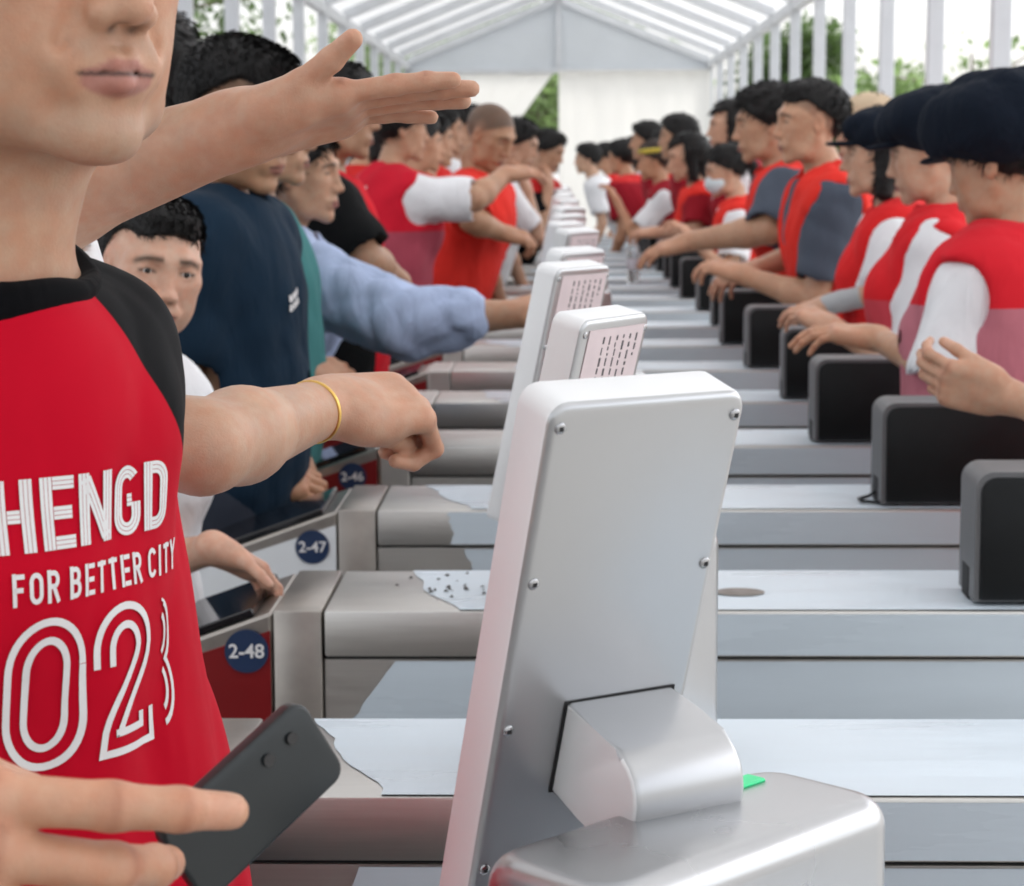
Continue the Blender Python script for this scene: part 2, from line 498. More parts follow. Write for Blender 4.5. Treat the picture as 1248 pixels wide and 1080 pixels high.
def tree(x, y, h, rad, label, leaf, n=9000, seed=1, thin=1.0):
    r = np.random.default_rng(seed)
    t = tag(empty('broadleaf_tree', (x, y, 0)), label, 'tree', 'trees around the tent')
    V, F = [], []
    def add(pts, rads):
        v, f = tube_np(pts, rads, 8, cap=False)
        o = len(V); V.extend(v); F.extend(tuple(i+o for i in q) for q in f)
    top = Vector((r.normal(0, .2), r.normal(0, .2), h*0.82))
    add([(0, 0, 0), (0.03, 0, h*.2), (top.x*.4, top.y*.4, h*.45), top], [h*.028, h*.022, h*.015, h*.004])
    tips = []
    for i in range(16):
        a = r.uniform(0, 2*math.pi); z0 = h*r.uniform(.32, .66)
        base = Vector((top.x*.4, top.y*.4, z0)); ln = rad*r.uniform(.5, 1.0)
        tip = base + Vector((math.cos(a)*ln, math.sin(a)*ln, h*r.uniform(.05, .25)))
        mid = (base+tip)/2 + Vector((0, 0, h*.03))
        add([base, mid, tip], [h*.011, h*.006, h*.002]); tips += [tip, mid]
    tips += [top]
    link('trunk', np_mesh('trunk', [tuple(v) for v in V], F), BARK, t)
    T = np.array([tuple(p) for p in tips])
    c = T[r.integers(0, len(T), n)]
    off = r.normal(0, 1, (n, 3)); off /= np.linalg.norm(off, axis=1)[:, None]
    P = c + off*(r.uniform(0, 1, (n, 1))**0.5)*rad*0.42*np.array([1, 1, .75])
    d1 = r.normal(0, 1, (n, 3)); d1 /= np.linalg.norm(d1, axis=1)[:, None]
    d2 = np.cross(d1, r.normal(0, 1, (n, 3))); d2 /= np.linalg.norm(d2, axis=1)[:, None]
    s = r.uniform(.05, .13, (n, 1))*thin
    Q = np.stack([P-d1*s, P+d2*s*.5, P+d1*s, P-d2*s*.5], 1).reshape(-1, 3)
    link('crown', np_mesh('crown', Q, np.arange(4*n).reshape(-1, 4), False), leaf, t)
tree(4.6, 41, 4.6, 1.7, 'thin green tree beyond the right side posts near the white end wall', LEAF, seed=3)
tree(5.6, 35, 3.4, 1.5, 'low leafy tree outside the right side posts', LEAF2, seed=4, n=4000)
tree(6.4, 33, 3.9, 1.8, 'loose pale tree seen between the right posts above the heads', LEAF2, seed=5, n=500)
tree(4.6, 21, 2.4, 1.2, 'dark low bush-like tree behind the volunteers in vests', LEAF, seed=6, n=2600)
tree(5.6, 26, 2.5, 1.6, 'sparse low tree right of the beige hat', LEAF2, seed=8, n=420)
tree(-0.6, 47, 6.0, 3.2, 'pale green tree showing through the gap in the end curtains', LEAF2, seed=9)
tree(-2.6, 52, 6.5, 3.2, 'farther green tree behind the gap in the end curtains', LEAF2, seed=12)
tree(-7.2, 34, 5.8, 2.6, 'green tree outside the left side of the tent', LEAF, seed=10)
tree(-6.6, 27, 5.0, 2.0, 'bluish green tree outside the left posts above the raised hand', LEAF, seed=11)
# grey service building on the left
gb = tag(empty('service_building', (-11.5, 26, 0)), 'grey flat roofed building with glazed bays left of the tent', 'building')
WALLG = mat('grey_render', (0.34, 0.36, 0.37), rough=0.8, var=0.08, scale=2, bump=0.1)
WIN = mat('window_glass', (0.05, 0.065, 0.075), rough=0.08, spec=0.7)
box('wall', -2, 2, -14, 14, 0, 6.5, WALLG, gb)
box('roof_edge', -2.1, 2.15, -14.1, 14.1, 6.5, 6.8, WHITEP, gb)
for i in range(9):
    yy = -12.6+i*2.9
    w = box('window', 2.003, 2.05, yy, yy+1.9, 1.0, 5.6, WIN, gb)
    box('mullion', 2.052, 2.09, yy+0.92, yy+0.98, 1.0, 5.6, WHITEP, w)
    box('pilaster', 2.002, 2.16, yy+2.15, yy+2.65, 0, 6.45, WHITEP, gb)

# ------------------------------------------------------------------ gates
CAB_Z, PITCH_Y, CAB_D = 0.925, 0.83, 0.28
def cab_y(k): return 2.73 + PITCH_Y*k           # k = 0 is the gate marked 2-48
X0, X1 = -0.376, 0.80
def film_strip(x_edge, x1, v0, v1, jag, seed, plane):
    """sheet of protective film with a torn left edge; plane maps (x, v) to a point"""
    r = random.Random(seed)
    n = 14
    V = []
    for i in range(n+1):
        v = v0 + (v1-v0)*i/n
        V.append(plane(x_edge + jag(i/n) + r.uniform(-.0025, .0025), v))
    b = len(V)
    for i in range(n+1):
        V.append(plane(x1, v0 + (v1-v0)*i/n))
    F = [(i, b+i, b+i+1, i+1) for i in range(n)]
    return V, F

LIP = 0.062
cap_me = box_mesh('top_cap', -0.309, X1, 0, CAB_D, CAB_Z-LIP, CAB_Z, 0.004, 2)
body_me = box_mesh('cabinet_body', -0.309, X1-0.004, 0.005, CAB_D-0.005, 0.03, CAB_Z-LIP-0.004)
gap_me = box_mesh('seam_gap', -0.305, X1-0.012, 0.010, CAB_D-0.01, CAB_Z-LIP-0.0045, CAB_Z-LIP+0.001)
col_me = box_mesh('end_collar', X0, -0.312, -0.002, CAB_D+0.002, 0.03, CAB_Z+0.001, 0.004, 2)
head_pts = [(X0-0.002, CAB_Z-0.002), (X0-0.002, 0.03), (-0.66, 0.03), (-0.68, 0.815)]
head_me = prism_mesh('reader_head', head_pts, 0.0, CAB_D, 0.004, 1)
panel_me = prism_mesh('front_panel', [(X0-0.004, CAB_Z-0.026), (X0-0.004, 0.06), (-0.645, 0.06), (-0.665, 0.805)], -0.003, -0.0005)
def slope_pt(t, up): # along the sloped top
    a = Vector((X0-0.002, 0, CAB_Z-0.002)); b = Vector((-0.68, 0, 0.815))
    n = Vector(((a-b).z*-1, 0, (a-b).x)).normalized()
    p = a.lerp(b, t) + n*up
    return (p.x, p.z)
glass_me = prism_mesh('reader_glass', [slope_pt(.08, .0005), slope_pt(.97, .0005), slope_pt(.97, .012), slope_pt(.08, .012)], 0.015, CAB_D-0.015, 0.002, 1)
foot_me = box_mesh('base_plinth', -0.63, X1-0.03, 0.02, CAB_D-0.02, 0.0, 0.029)

disc_bm = bmesh.new()
bmesh.ops.create_cone(disc_bm, cap_ends=True, segments=40, radius1=0.029, radius2=0.029, depth=0.0016)
disc_bm.transform(Matrix.Rotation(math.pi/2, 4, 'X'))
disc_me = bm_mesh('number_disc', disc_bm)

def text_mesh(body, size, name='numeral', bold=0.0):
    cu = bpy.data.curves.new(name, 'FONT')
    cu.body = body; cu.size = size; cu.align_x = 'CENTER'; cu.align_y = 'CENTER'
    cu.offset = bold; cu.extrude = 0.0003
    ob = bpy.data.objects.new(name, cu); COL.objects.link(ob)
    dg = bpy.context.evaluated_depsgraph_get()
    me = bpy.data.meshes.new_from_object(ob.evaluated_get(dg))
    bpy.data.objects.remove(ob, do_unlink=True)
    me.name = name
    return me

N_CAB = 22
for k in range(-2, N_CAB-2):
    y = cab_y(k)
    if k == 0: lab = 'steel gate cabinet whose red end panel carries the disc 2-48'
    elif k == 1: lab = 'steel gate cabinet whose white end panel carries the disc 2-47'
    elif k == 2: lab = 'steel gate cabinet whose dark red end carries the disc 2-46'
    elif k == -1: lab = 'pale gate cabinet running across the bottom of the photo, just before gate 2-48'
    elif k == -2: lab = 'gate cabinet under the big silver screen, nearest to the camera'
    else: lab = '%s gate cabinet beyond the one marked 2-46' % (['next'] + ORD[1:])[k-3]
    c = tag(empty('gate_cabinet', (0, y, 0)), lab, 'gate', 'row of entrance gates')
    link('base_plinth', foot_me, DARKGAP, c)
    link('cabinet_body', body_me, STEEL, c)
    link('seam_gap', gap_me, DARKGAP, c)
    cap = link('top_cap', cap_me, STEEL, c)
    link('end_collar', col_me, STEEL_D if k < 2 else STEEL, c)
    link('reader_head', head_me, STEEL_D, c)
    link('front_panel', panel_me, WHITEP if k == 1 else REDP, c)
    link('reader_glass', glass_me, GLASSB, c)
    r = random.Random(k+50)
    # torn film on the top, the lip and the body
    xt = -0.13 + r.uniform(-.06, .05) if k else -0.135
    a1, a2 = r.uniform(.02, .07), r.uniform(2, 6)
    jag = lambda t: 0.03*math.sin(t*2.2+a2) - a1*t + 0.005*math.sin(t*11)
    V, F = film_strip(xt, X1-0.004, 0.004, CAB_D-0.003, jag, k, lambda x, v: (x, v, CAB_Z+0.0012))
    link('top_film', np_mesh('film', V, F, False), FILM, cap)
    if k == 0: j2 = lambda t: 0.075*(1-t)**1.5 + 0.01*math.sin(t*9)
    elif k == 1: j2 = lambda t: -0.10 + 0.004*math.sin(t*5)
    else: j2 = (lambda q: (lambda t: q*(1-t)**1.5 + 0.01*math.sin(t*9)))(r.uniform(-.05, .08))
    V, F = film_strip(-0.085, X1-0.004, CAB_Z-LIP+0.003, CAB_Z-0.004, j2, k+9, lambda x, v: (x, -0.0012, v))
    link('lip_film', np_mesh('film', V, F, False), FILM, cap)
    if k == 0: j3 = lambda t: 0.08*t
    elif k == 1: j3 = lambda t: 0.13 + 0.02*math.sin(t*3.1)
    else: j3 = (lambda q: (lambda t: q + 0.03*t))(r.uniform(0, .15))
    V, F = film_strip(-0.295, X1-0.008, 0.75, CAB_Z-LIP-0.006, j3, k+19, lambda x, v: (x, 0.0035, v))
    link('body_film', np_mesh('film', V, F, False), FILM, c)
    if k in (0, 1, 2):
        xd = {0: -0.411, 1: -0.420, 2: -0.432}[k]
        zd = {0: 0.872, 1: 0.862, 2: 0.862}[k]
        d = link('number_disc', disc_me, NAVYP, c, (xd, -0.0045, zd))
        tm = text_mesh('2-%d' % (48-k), 0.026, 'numeral', 0.0004)
        t = link('numeral', tm, PRINT, d, (0, -0.0016, -0.0005)); t.rotation_euler = (math.pi/2, 0, 0)
    if k == 0:   # glue stain and torn crumbs on the nearest marked gate
        bm = bmesh.new(); bmesh.ops.create_circle(bm, cap_ends=True, segments=28, radius=1)
        bm.transform(Matrix.Translation((0.245, 0.115, CAB_Z+0.0025)) @ Matrix.Diagonal((0.034, 0.028, 1, 1)))
        link('glue_stain', bm_mesh('stain', bm), mat('stain', (0.22, 0.19, 0.17), rough=0.6, var=0.2, scale=60), cap)
        V, F = [], []
        for i in range(26):
            x, yy, s = xt + r.gauss(0.0, .035), r.uniform(.06, .25), r.uniform(.0012, .0042)
            o = len(V)
            for j in range(5):
                V.append((x+s*math.cos(j*1.256)*r.uniform(.5, 1.6), yy+s*math.sin(j*1.256)*r.uniform(.5, 1.6), CAB_Z+0.0022))
            V.append((x, yy, CAB_Z+0.0022+s*.8))
            F += [(o+j, o+(j+1) % 5, o+5) for j in range(5)]
        tag(link('film_crumbs', np_mesh('crumbs', V, F, False), mat('crumb', (0.07, 0.06, 0.055), rough=0.8), cap), kind='stuff')

# black ticket readers standing on the right of every gate
bm = bmesh.new(); add_box(bm, 0, 0.25, 0, 0.12, 0.0, 0.176, 0.022, 4)
reader_shell = bm_mesh('reader_shell', bm)
def make_reader(k, x, y, lab, rz=0.0):
    o = tag(empty('ticket_reader', (x, y, CAB_Z+0.0025), rz), lab, 'reader', 'black ticket readers')
    bm = bmesh.new()
    # rounded outline on the XZ plane, front plate standing 4 mm proud
    def outline(i, r):
        pts = []
        for cx, cz, a0 in ((0.25-i-r, 0.176-i-r, 0), (i+r, 0.176-i-r, 90)):
            for q in range(7):
                a = R(a0+q*15); pts.append((cx+r*math.cos(a), cz+r*math.sin(a)))
        pts += [(i, 0.004+i*.3), (0.25-i, 0.004+i*.3)]
        return pts
    if 'reader' not in READER:
        READER['reader'] = prism_mesh('reader_shell', outline(0, 0.024), 0.0, 0.12, 0.0)
        READER['front'] = prism_mesh('front_plate', outline(0.007, 0.02), -0.004, 0.001, 0.0025, 2)
        READER['notch'] = box_mesh('cable_notch', -0.001, 0.016, 0.04, 0.09, 0.0, 0.042)
        READER['slot'] = box_mesh('card_slot', 0.16, 0.205, 0.03, 0.085, 0.172, 0.1785, 0.001, 1)
        READER['cable'] = tube_mesh('cable', [(0.005, 0.06, 0.02), (-0.012, 0.06, 0.008), (-0.03, 0.055, 0.004), (-0.028, 0.03, 0.004), (0.0, 0.012, 0.004), (0.03, 0.01, 0.004)], 0.0032, 6)
        READER['front'].shade_smooth() if False else None
    link('shell', READER['reader'], GREYP, o)
    link('front_plate', READER['front'], BLACKP, o)
    link('cable_notch', READER['notch'], DARKGAP, o)
    link('card_slot', READER['slot'], GREYP, o)
    if k in (1,): link('cable', READER['cable'], BLACKP, o)
    bm.free()
READER = {}
for k in range(0, N_CAB-4):
    dx = {0: 0, 1: 0.002, 2: -0.012, 3: 0.01, 4: -0.004}.get(k, random.uniform(-.02, .015))
    make_reader(k, 0.545+dx, cab_y(k)+0.03+(random.uniform(-.01, .03) if k else 0), 'black box shaped ticket reader, %s from the camera' % ORD[k], R(random.uniform(-2, 2)))

# face scanning terminals
TW, TH, TT, TILT = 0.132, 0.36, 0.034, R(17)
def build_terminal_meshes():
    T = {}
    bm = bmesh.new()                       # panel: origin at top centre of the back face; x right, y toward the face, z up
    vs = add_box(bm, -TW/2, TW/2, 0, TT, -TH, 0)
    up = [e for e in bm.edges if abs(e.verts[0].co.z-e.verts[1].co.z) < 1e-5 and abs(e.verts[0].co.x-e.verts[1].co.x) < 1e-5]
    bmesh.ops.bevel(bm, geom=up, offset=0.012, segments=5, affect='EDGES', profile=0.5)
    back = [e for e in bm.edges if all(abs(v.co.y) < 1e-5 for v in e.verts)]
    bmesh.ops.bevel(bm, geom=back, offset=0.0055, segments=4, affect='EDGES', profile=0.5)
    front = [e for e in bm.edges if all(abs(v.co.y-TT) < 1e-5 for v in e.verts)]
    bmesh.ops.bevel(bm, geom=front, offset=0.002, segments=2, affect='EDGES', profile=0.5)
    T['panel'] = bm_mesh('panel', bm)
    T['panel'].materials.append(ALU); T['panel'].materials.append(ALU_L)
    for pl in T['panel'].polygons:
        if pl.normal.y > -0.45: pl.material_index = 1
    T['screen'] = box_mesh('screen', -TW/2+.006, TW/2-.006, TT-0.0005, TT+0.0012, -TH+.012, -.012, 0.0005, 1)
    # hinge: D profile leaving the back, in (y,z), extruded along x
    bm = bmesh.new()
    HR = 0.0295
    prof = [(0.0, HR), (-0.03, HR)]
    for i in range(13):
        a = R(90+i*15); prof.append((-0.052+HR*math.cos(a), HR*math.sin(a)))
    prof += [(-0.03, -HR), (0.0, -HR)]
    a = [bm.verts.new((-0.036, y, z)) for y, z in prof]; b = [bm.verts.new((0.040, y, z)) for y, z in prof]
    fa = bm.faces.new(a); fb = bm.faces.new(b[::-1])
    for i in range(len(prof)):
        bm.faces.new((a[i], b[i], b[(i+1) % len(prof)], a[(i+1) % len(prof)]))
    bmesh.ops.bevel(bm, geom=list(fa.edges)+list(fb.edges), offset=0.004, segments=4, affect='EDGES', profile=0.5)
    T['hinge'] = bm_mesh('hinge', bm)
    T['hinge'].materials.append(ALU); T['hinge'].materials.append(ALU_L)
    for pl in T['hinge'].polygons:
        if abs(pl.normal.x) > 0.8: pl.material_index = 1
    T['seal'] = box_mesh('hinge_seal', -0.0366, 0.0406, -0.0008, 0.001, -0.0300, 0.0301)
    bm = bmesh.new()
    bmesh.ops.create_uvsphere(bm, u_segments=14, v_segments=8, radius=0.0036, matrix=Matrix.Diagonal((1, 0.45, 1, 1)))
    T['screw'] = bm_mesh('screw', bm)
    T['socket'] = box_mesh('screw_socket', -0.0013, 0.0013, -0.0018, -0.0012, -0.0013, 0.0013)
    bm = bmesh.new()
    add_box(bm, -0.125, 0.125, -0.052, 0.052, 0.0, 0.222)
    vert = [e for e in bm.edges if abs(e.verts[0].co.z-e.verts[1].co.z) > 0.1]
    bmesh.ops.bevel(bm, geom=vert, offset=0.030, segments=8, affect='EDGES', profile=0.5)
    top = [e for e in bm.edges if all(abs(v.co.z-0.222) < 1e-5 for v in e.verts)]
    bmesh.ops.bevel(bm, geom=top, offset=0.017, segments=7, affect='EDGES', profile=0.5)
    T['pedestal'] = bm_mesh('pedestal', bm)
    T['led'] = box_mesh('status_light', 0.03, 0.090, 0.022, 0.036, 0.2215, 0.2240, 0.001, 1)
    T['label'] = box_mesh('printed_label', -TW/2+.014, TW/2-.01, -0.0009, 0.0, -0.13, -0.010, 0.0)
    bm = bmesh.new(); r = random.Random(5)
    for col in range(6):                      # sideways lines of print
        z = -0.018; x = -TW/2+.042+col*0.013
        zend = -0.018-[.085, .1, .06, .095, .04, .02][col]
        while z > zend:
            l = r.uniform(.0025, .009); q = x + r.uniform(0, .0016)
            add_box(bm, q, q+r.uniform(.0012, .0028), -0.0013, -0.0008, z-l, z); z -= l+r.uniform(.0014, .004)
    T['ink'] = bm_mesh('print', bm)
    return T
TM = build_terminal_meshes()
for T_ in ('panel', 'pedestal', 'hinge'): TM[T_].shade_smooth() if False else None

def smooth_by_angle(me, ang=40):
    me.shade_smooth()
    bm = bmesh.new(); bm.from_mesh(me)
    lim = R(ang)
    for e in bm.edges:
        if len(e.link_faces) == 2 and e.calc_face_angle(0) > lim: e.smooth = False
    bm.to_mesh(me); bm.free()
for T_ in ('panel', 'pedestal', 'hinge', 'screw'): smooth_by_angle(TM[T_], 30)
for m_ in (cap_me, col_me, READER['reader'], READER['front'], disc_me): smooth_by_angle(m_, 25)

def make_terminal(k, tc, th, lab, label=False):
    """tc: top centre of the panel's back; th: turn of the back away from the camera axis"""
    n = Vector((math.sin(th), -math.cos(th), 0))
    tilt = Matrix.Rotation(TILT if k == 0 else R(14), 4, 'X')            # top leans toward the back (-y local)
    rot = Matrix.Rotation(th, 4, 'Z') @ tilt
    ped = tc + n*(-0.24*math.sin(TILT)) ; ped = Vector((ped.x, ped.y, CAB_Z+0.001))
    ped += n*(0.075)
    if k == 0: ped += Matrix.Rotation(th, 3, 'Z') @ Vector((0.02, 0, 0))
    e = tag(empty('scan_terminal', ped, th), lab, 'terminal', 'silver scan terminals on the gates')
    inv = (Matrix.Translation(ped) @ Matrix.Rotation(th, 4, 'Z')).inverted()
    M = inv @ Matrix.Translation(tc) @ rot
    def put(name, me, m, parent=e, off=(0, 0, 0), plain=False):
        o = link(name, me, m, parent)
        if not plain: o.matrix_local = M @ Matrix.Translation(off)
        else: o.location = off
        return o
    p = put('panel', TM['panel'], None)
    s = link('screen', TM['screen'], GLASSB, p)
    h = put('hinge', TM['hinge'], None, off=(0.014, 0, -0.217))
    link('hinge_seal', TM['seal'], DARKGAP, h)
    pd = link('pedestal', TM['pedestal'], ALU, e)
    link('status_light', TM['led'], LED, pd)
    if k == 0:
        pd.rotation_euler = (0, 0, R(13)); pd.location = Vector((.125, 0, 0)) - Matrix.Rotation(R(13), 3, 'Z') @ Vector((.125, 0, 0)) + Vector((-.018, 0, -.004))
    for sx in (-1, 1):
        for q in range(4):
            if k > 3: break
            sc_ = link('screw', TM['screw'], SCREW, p, (sx*(TW/2-.0075), -0.0002, -0.014-q*0.093))
            if k == 0: link('screw_socket', TM['socket'], DARKGAP, sc_)
    if label:
        l = link('printed_label', TM['label'], PAPER, p)
        link('print', TM['ink'], INK, l)
TR = at(914, 476, 1.19)
th0 = R(33)
tc0 = TR + Vector((-math.cos(th0), -math.sin(th0), 0))*(TW/2)
make_terminal(0, tc0, th0, 'big silver terminal seen from behind in front of all the others')
for i in range(1, 19):
    tc = Vector((0.046+0.012*math.sin(i*2.1), tc0.y+0.85+PITCH_Y*(i-1), tc0.z-0.012+0.006*math.sin(i*3.7)))
    make_terminal(i, tc, R(57+3*math.sin(i*1.7)), 'silver screen terminal, %s from the camera in the row' % ORD[i], True)

# plastic water bottle between the readers
wb = tag(empty('water_bottle', tuple(at(772, 300, 10.6).xy)+(CAB_Z+0.003,)), 'clear plastic water bottle standing beside the far black readers', 'bottle')
def lathe(name, prof, n=20):
    V, F = [], []
    for r_, z in prof:
        for i in range(n):
            a = 2*math.pi*i/n; V.append((r_*math.cos(a), r_*math.sin(a), z))
    for j in range(len(prof)-1):
        for i in range(n):
            F.append((j*n+i, j*n+(i+1) % n, (j+1)*n+(i+1) % n, (j+1)*n+i))
    return np_mesh(name, V, F)
CLEAR = mat('clear_plastic', (0.9, 0.93, 0.95), rough=0.12, spec=0.5)
CLEAR.node_tree.nodes['Principled BSDF'].inputs['Transmission Weight'].default_value = 0.75
link('bottle_body', lathe('bottle', [(0.001, 0), (.03, .001), (.032, .01), (.031, .08), (.032, .15), (.026, .18), (.013, .2), (.013, .212), (.001, .212)]), CLEAR, wb)
link('cap', lathe('cap', [(.0145, .206), (.0145, .224), (.001, .225)]), WHITEP, wb)
link('wrapper', lathe('wrapper', [(.0325, .07), (.0325, .125)]), mat('bottle_label', (.75, .72, .78), rough=.4), wb)
# ------------------------------------------------------------------ implicit surfaces for bodies and clothes
def A3(v): return np.array([v[0], v[1], v[2]], float)

def smin(a, b, k):
    if k <= 0: return np.minimum(a, b)
    h = np.maximum(k - np.abs(a-b), 0)/k
    return np.minimum(a, b) - h*h*k*0.25

class Cone:
    """tapered capsule"""
    def __init__(s, a, b, r1, r2): s.a, s.b, s.r1, s.r2 = A3(a), A3(b), r1, r2
    def bounds(s):
        r = max(s.r1, s.r2); return np.minimum(s.a, s.b)-r, np.maximum(s.a, s.b)+r
    def grow(s, g): return Cone(s.a, s.b, s.r1+g, s.r2+g)
    def __call__(s, X, Y, Z):
        d = s.b-s.a; L = max(d @ d, 1e-9)
        px, py, pz = X-s.a[0], Y-s.a[1], Z-s.a[2]
        t = np.clip((px*d[0]+py*d[1]+pz*d[2])/L, 0, 1)
        return np.sqrt((px-t*d[0])**2+(py-t*d[1])**2+(pz-t*d[2])**2) - (s.r1+(s.r2-s.r1)*t)

class Ell:
    def __init__(s, c, r, M): s.c, s.r, s.M = A3(c), A3(r), np.array(M, float)   # rows of M = local axes
    def bounds(s):
        e = np.sqrt(((s.M.T*s.r)**2).sum(1)); return s.c-e, s.c+e
    def grow(s, g): return Ell(s.c, s.r+g, s.M)
    def __call__(s, X, Y, Z):
        px, py, pz = X-s.c[0], Y-s.c[1], Z-s.c[2]
        q = [(px*m[0]+py*m[1]+pz*m[2]) for m in s.M]
        k0 = np.sqrt((q[0]/s.r[0])**2+(q[1]/s.r[1])**2+(q[2]/s.r[2])**2)
        k1 = np.sqrt((q[0]/s.r[0]**2)**2+(q[1]/s.r[1]**2)**2+(q[2]/s.r[2]**2)**2)+1e-9
        return k0*(k0-1)/k1

class RBox:
    def __init__(s, c, hs, M, r): s.c, s.h, s.M, s.r = A3(c), A3(hs), np.array(M, float), r
    def bounds(s):
        e = np.abs(s.M.T) @ (s.h); return s.c-e, s.c+e
    def grow(s, g): return RBox(s.c, s.h+g, s.M, s.r+g)
    def __call__(s, X, Y, Z):
        px, py, pz = X-s.c[0], Y-s.c[1], Z-s.c[2]
        q = [np.abs(px*m[0]+py*m[1]+pz*m[2])-(h-s.r) for m, h in zip(s.M, s.h)]
        o = np.sqrt(np.maximum(q[0], 0)**2+np.maximum(q[1], 0)**2+np.maximum(q[2], 0)**2)
        return o + np.minimum(np.maximum(np.maximum(q[0], q[1]), q[2]), 0) - s.r

def folds(P, seed, amp, vert=1.0):
    """cloth folds: a few warped waves"""
    r = np.random.default_rng(seed)
    n = np.zeros(len(P))
    for i in range(5):
        d = r.normal(0, 1, 3); d[2] *= 0.55*vert; d /= np.linalg.norm(d)
        w = r.normal(0, 1, 3); f = r.uniform(18, 46)
        ph = P @ d * f + 1.7*np.sin(P @ w * 9 + r.uniform(0, 6)) + r.uniform(0, 6)
        s = np.sin(ph); n += (1-np.abs(s))*r.uniform(.4, 1) - 0.45
    return n*amp/2.5

def snets(D, o, h):
    S = D < 0
    c = [S[i:S.shape[0]-1+i, j:S.shape[1]-1+j, k:S.shape[2]-1+k] for i in (0, 1) for j in (0, 1) for k in (0, 1)]
    cnt = sum(x.astype(np.int8) for x in c)
    act = (cnt > 0) & (cnt < 8)
    idx = np.argwhere(act)
    if len(idx) == 0: return np.zeros((0, 3)), np.zeros((0, 4), int)
    ids = np.full(act.shape, -1, np.int64); ids[act] = np.arange(len(idx))
    corners = np.array([(i, j, k) for i in (0, 1) for j in (0, 1) for k in (0, 1)])
    vals = np.stack([D[idx[:, 0]+a, idx[:, 1]+b, idx[:, 2]+g] for a, b, g in corners], 1)
    pos = np.zeros((len(idx), 3)); num = np.zeros(len(idx))
    for a in range(8):
        for b in range(a+1, 8):
            if np.abs(corners[a]-corners[b]).sum() != 1: continue
            m = (vals[:, a] < 0) != (vals[:, b] < 0)
            va, vb = vals[m, a], vals[m, b]
            t = np.clip(va/(va-vb), 0, 1)
            pos[m] += corners[a] + t[:, None]*(corners[b]-corners[a]); num[m] += 1
    V = o + h*(idx + pos/num[:, None])
    Fs = []
    nx, ny, nz = D.shape
    for ax in range(3):
        s0 = [slice(None)]*3; s1 = [slice(None)]*3
        for q in range(3):
            if q == ax: s0[q], s1[q] = slice(0, D.shape[q]-1), slice(1, D.shape[q])
            else: s0[q] = s1[q] = slice(1, D.shape[q]-1)
        A, B = S[tuple(s0)], S[tuple(s1)]
        e = np.argwhere(A != B)
        if len(e) == 0: continue
        inside = A[tuple(e.T)]
        off = np.array([0 if q == ax else 1 for q in range(3)])
        base = e + off
        u, v = [(1, 2), (2, 0), (0, 1)][ax]
        def cell(du, dv):
            p = base.copy(); p[:, u] += du; p[:, v] += dv
            return ids[p[:, 0], p[:, 1], p[:, 2]]
        q = np.stack([cell(-1, -1), cell(0, -1), cell(0, 0), cell(-1, 0)], 1)
        q[~inside] = q[~inside][:, ::-1]
        Fs.append(q)
    F = np.concatenate(Fs) if Fs else np.zeros((0, 4), int)
    return V, F[(F >= 0).all(1)]

def carve(ops, h, cuts=(), lo=None, hi=None, post=None, pad=0.012):
    """ops: list of (sign, prim, k); cuts: functions f(X,Y,Z) that must be < 0; returns V, F"""
    bs = [p.bounds() for sg, p, k in ops if sg > 0]
    L = np.min([b[0] for b in bs], 0)-pad; U = np.max([b[1] for b in bs], 0)+pad
    if lo is not None: L = np.maximum(L, A3(lo))
    if hi is not None: U = np.minimum(U, A3(hi))
    n = np.maximum(np.ceil((U-L)/h).astype(int)+1, 2)
    D = np.full(n, 0.25, np.float32)
    ax = [(L[i]+h*np.arange(n[i])).astype(np.float32) for i in range(3)]
    for sg, p, k in ops:
        b0, b1 = p.bounds(); m = k + 3*h
        s = [slice(max(int((b0[i]-m-L[i])/h), 0), max(min(int((b1[i]+m-L[i])/h)+2, n[i]), 0)) for i in range(3)]
        if any(q.stop <= q.start for q in s): continue
        X = ax[0][s[0]][:, None, None]; Y = ax[1][s[1]][None, :, None]; Z = ax[2][s[2]][None, None, :]
        v = p(X, Y, Z)
        cur = D[tuple(s)]
        D[tuple(s)] = smin(cur, v, k) if sg > 0 else -smin(-cur, v, k)
    if post is not None:
        band = np.abs(D) < 0.03
        ix = np.argwhere(band)
        P = L + h*ix
        D[band] += post(P).astype(np.float32)
    X = ax[0][:, None, None]; Y = ax[1][None, :, None]; Z = ax[2][None, None, :]
    for c in cuts:
        D = np.maximum(D, c(X, Y, Z).astype(np.float32) if hasattr(c(X, Y, Z), 'astype') else c(X, Y, Z))
    return snets(D, L, h)

def joinvf(parts):
    Vs, Fs, o = [], [], 0
    for V, F in parts:
        if len(V) == 0: continue
        Vs.append(V); Fs.append(F+o); o += len(V)
    return np.concatenate(Vs), np.concatenate(Fs)

def sstep(a, b, x):
    t = np.clip((x-a)/(b-a), 0, 1); return t*t*(3-2*t)

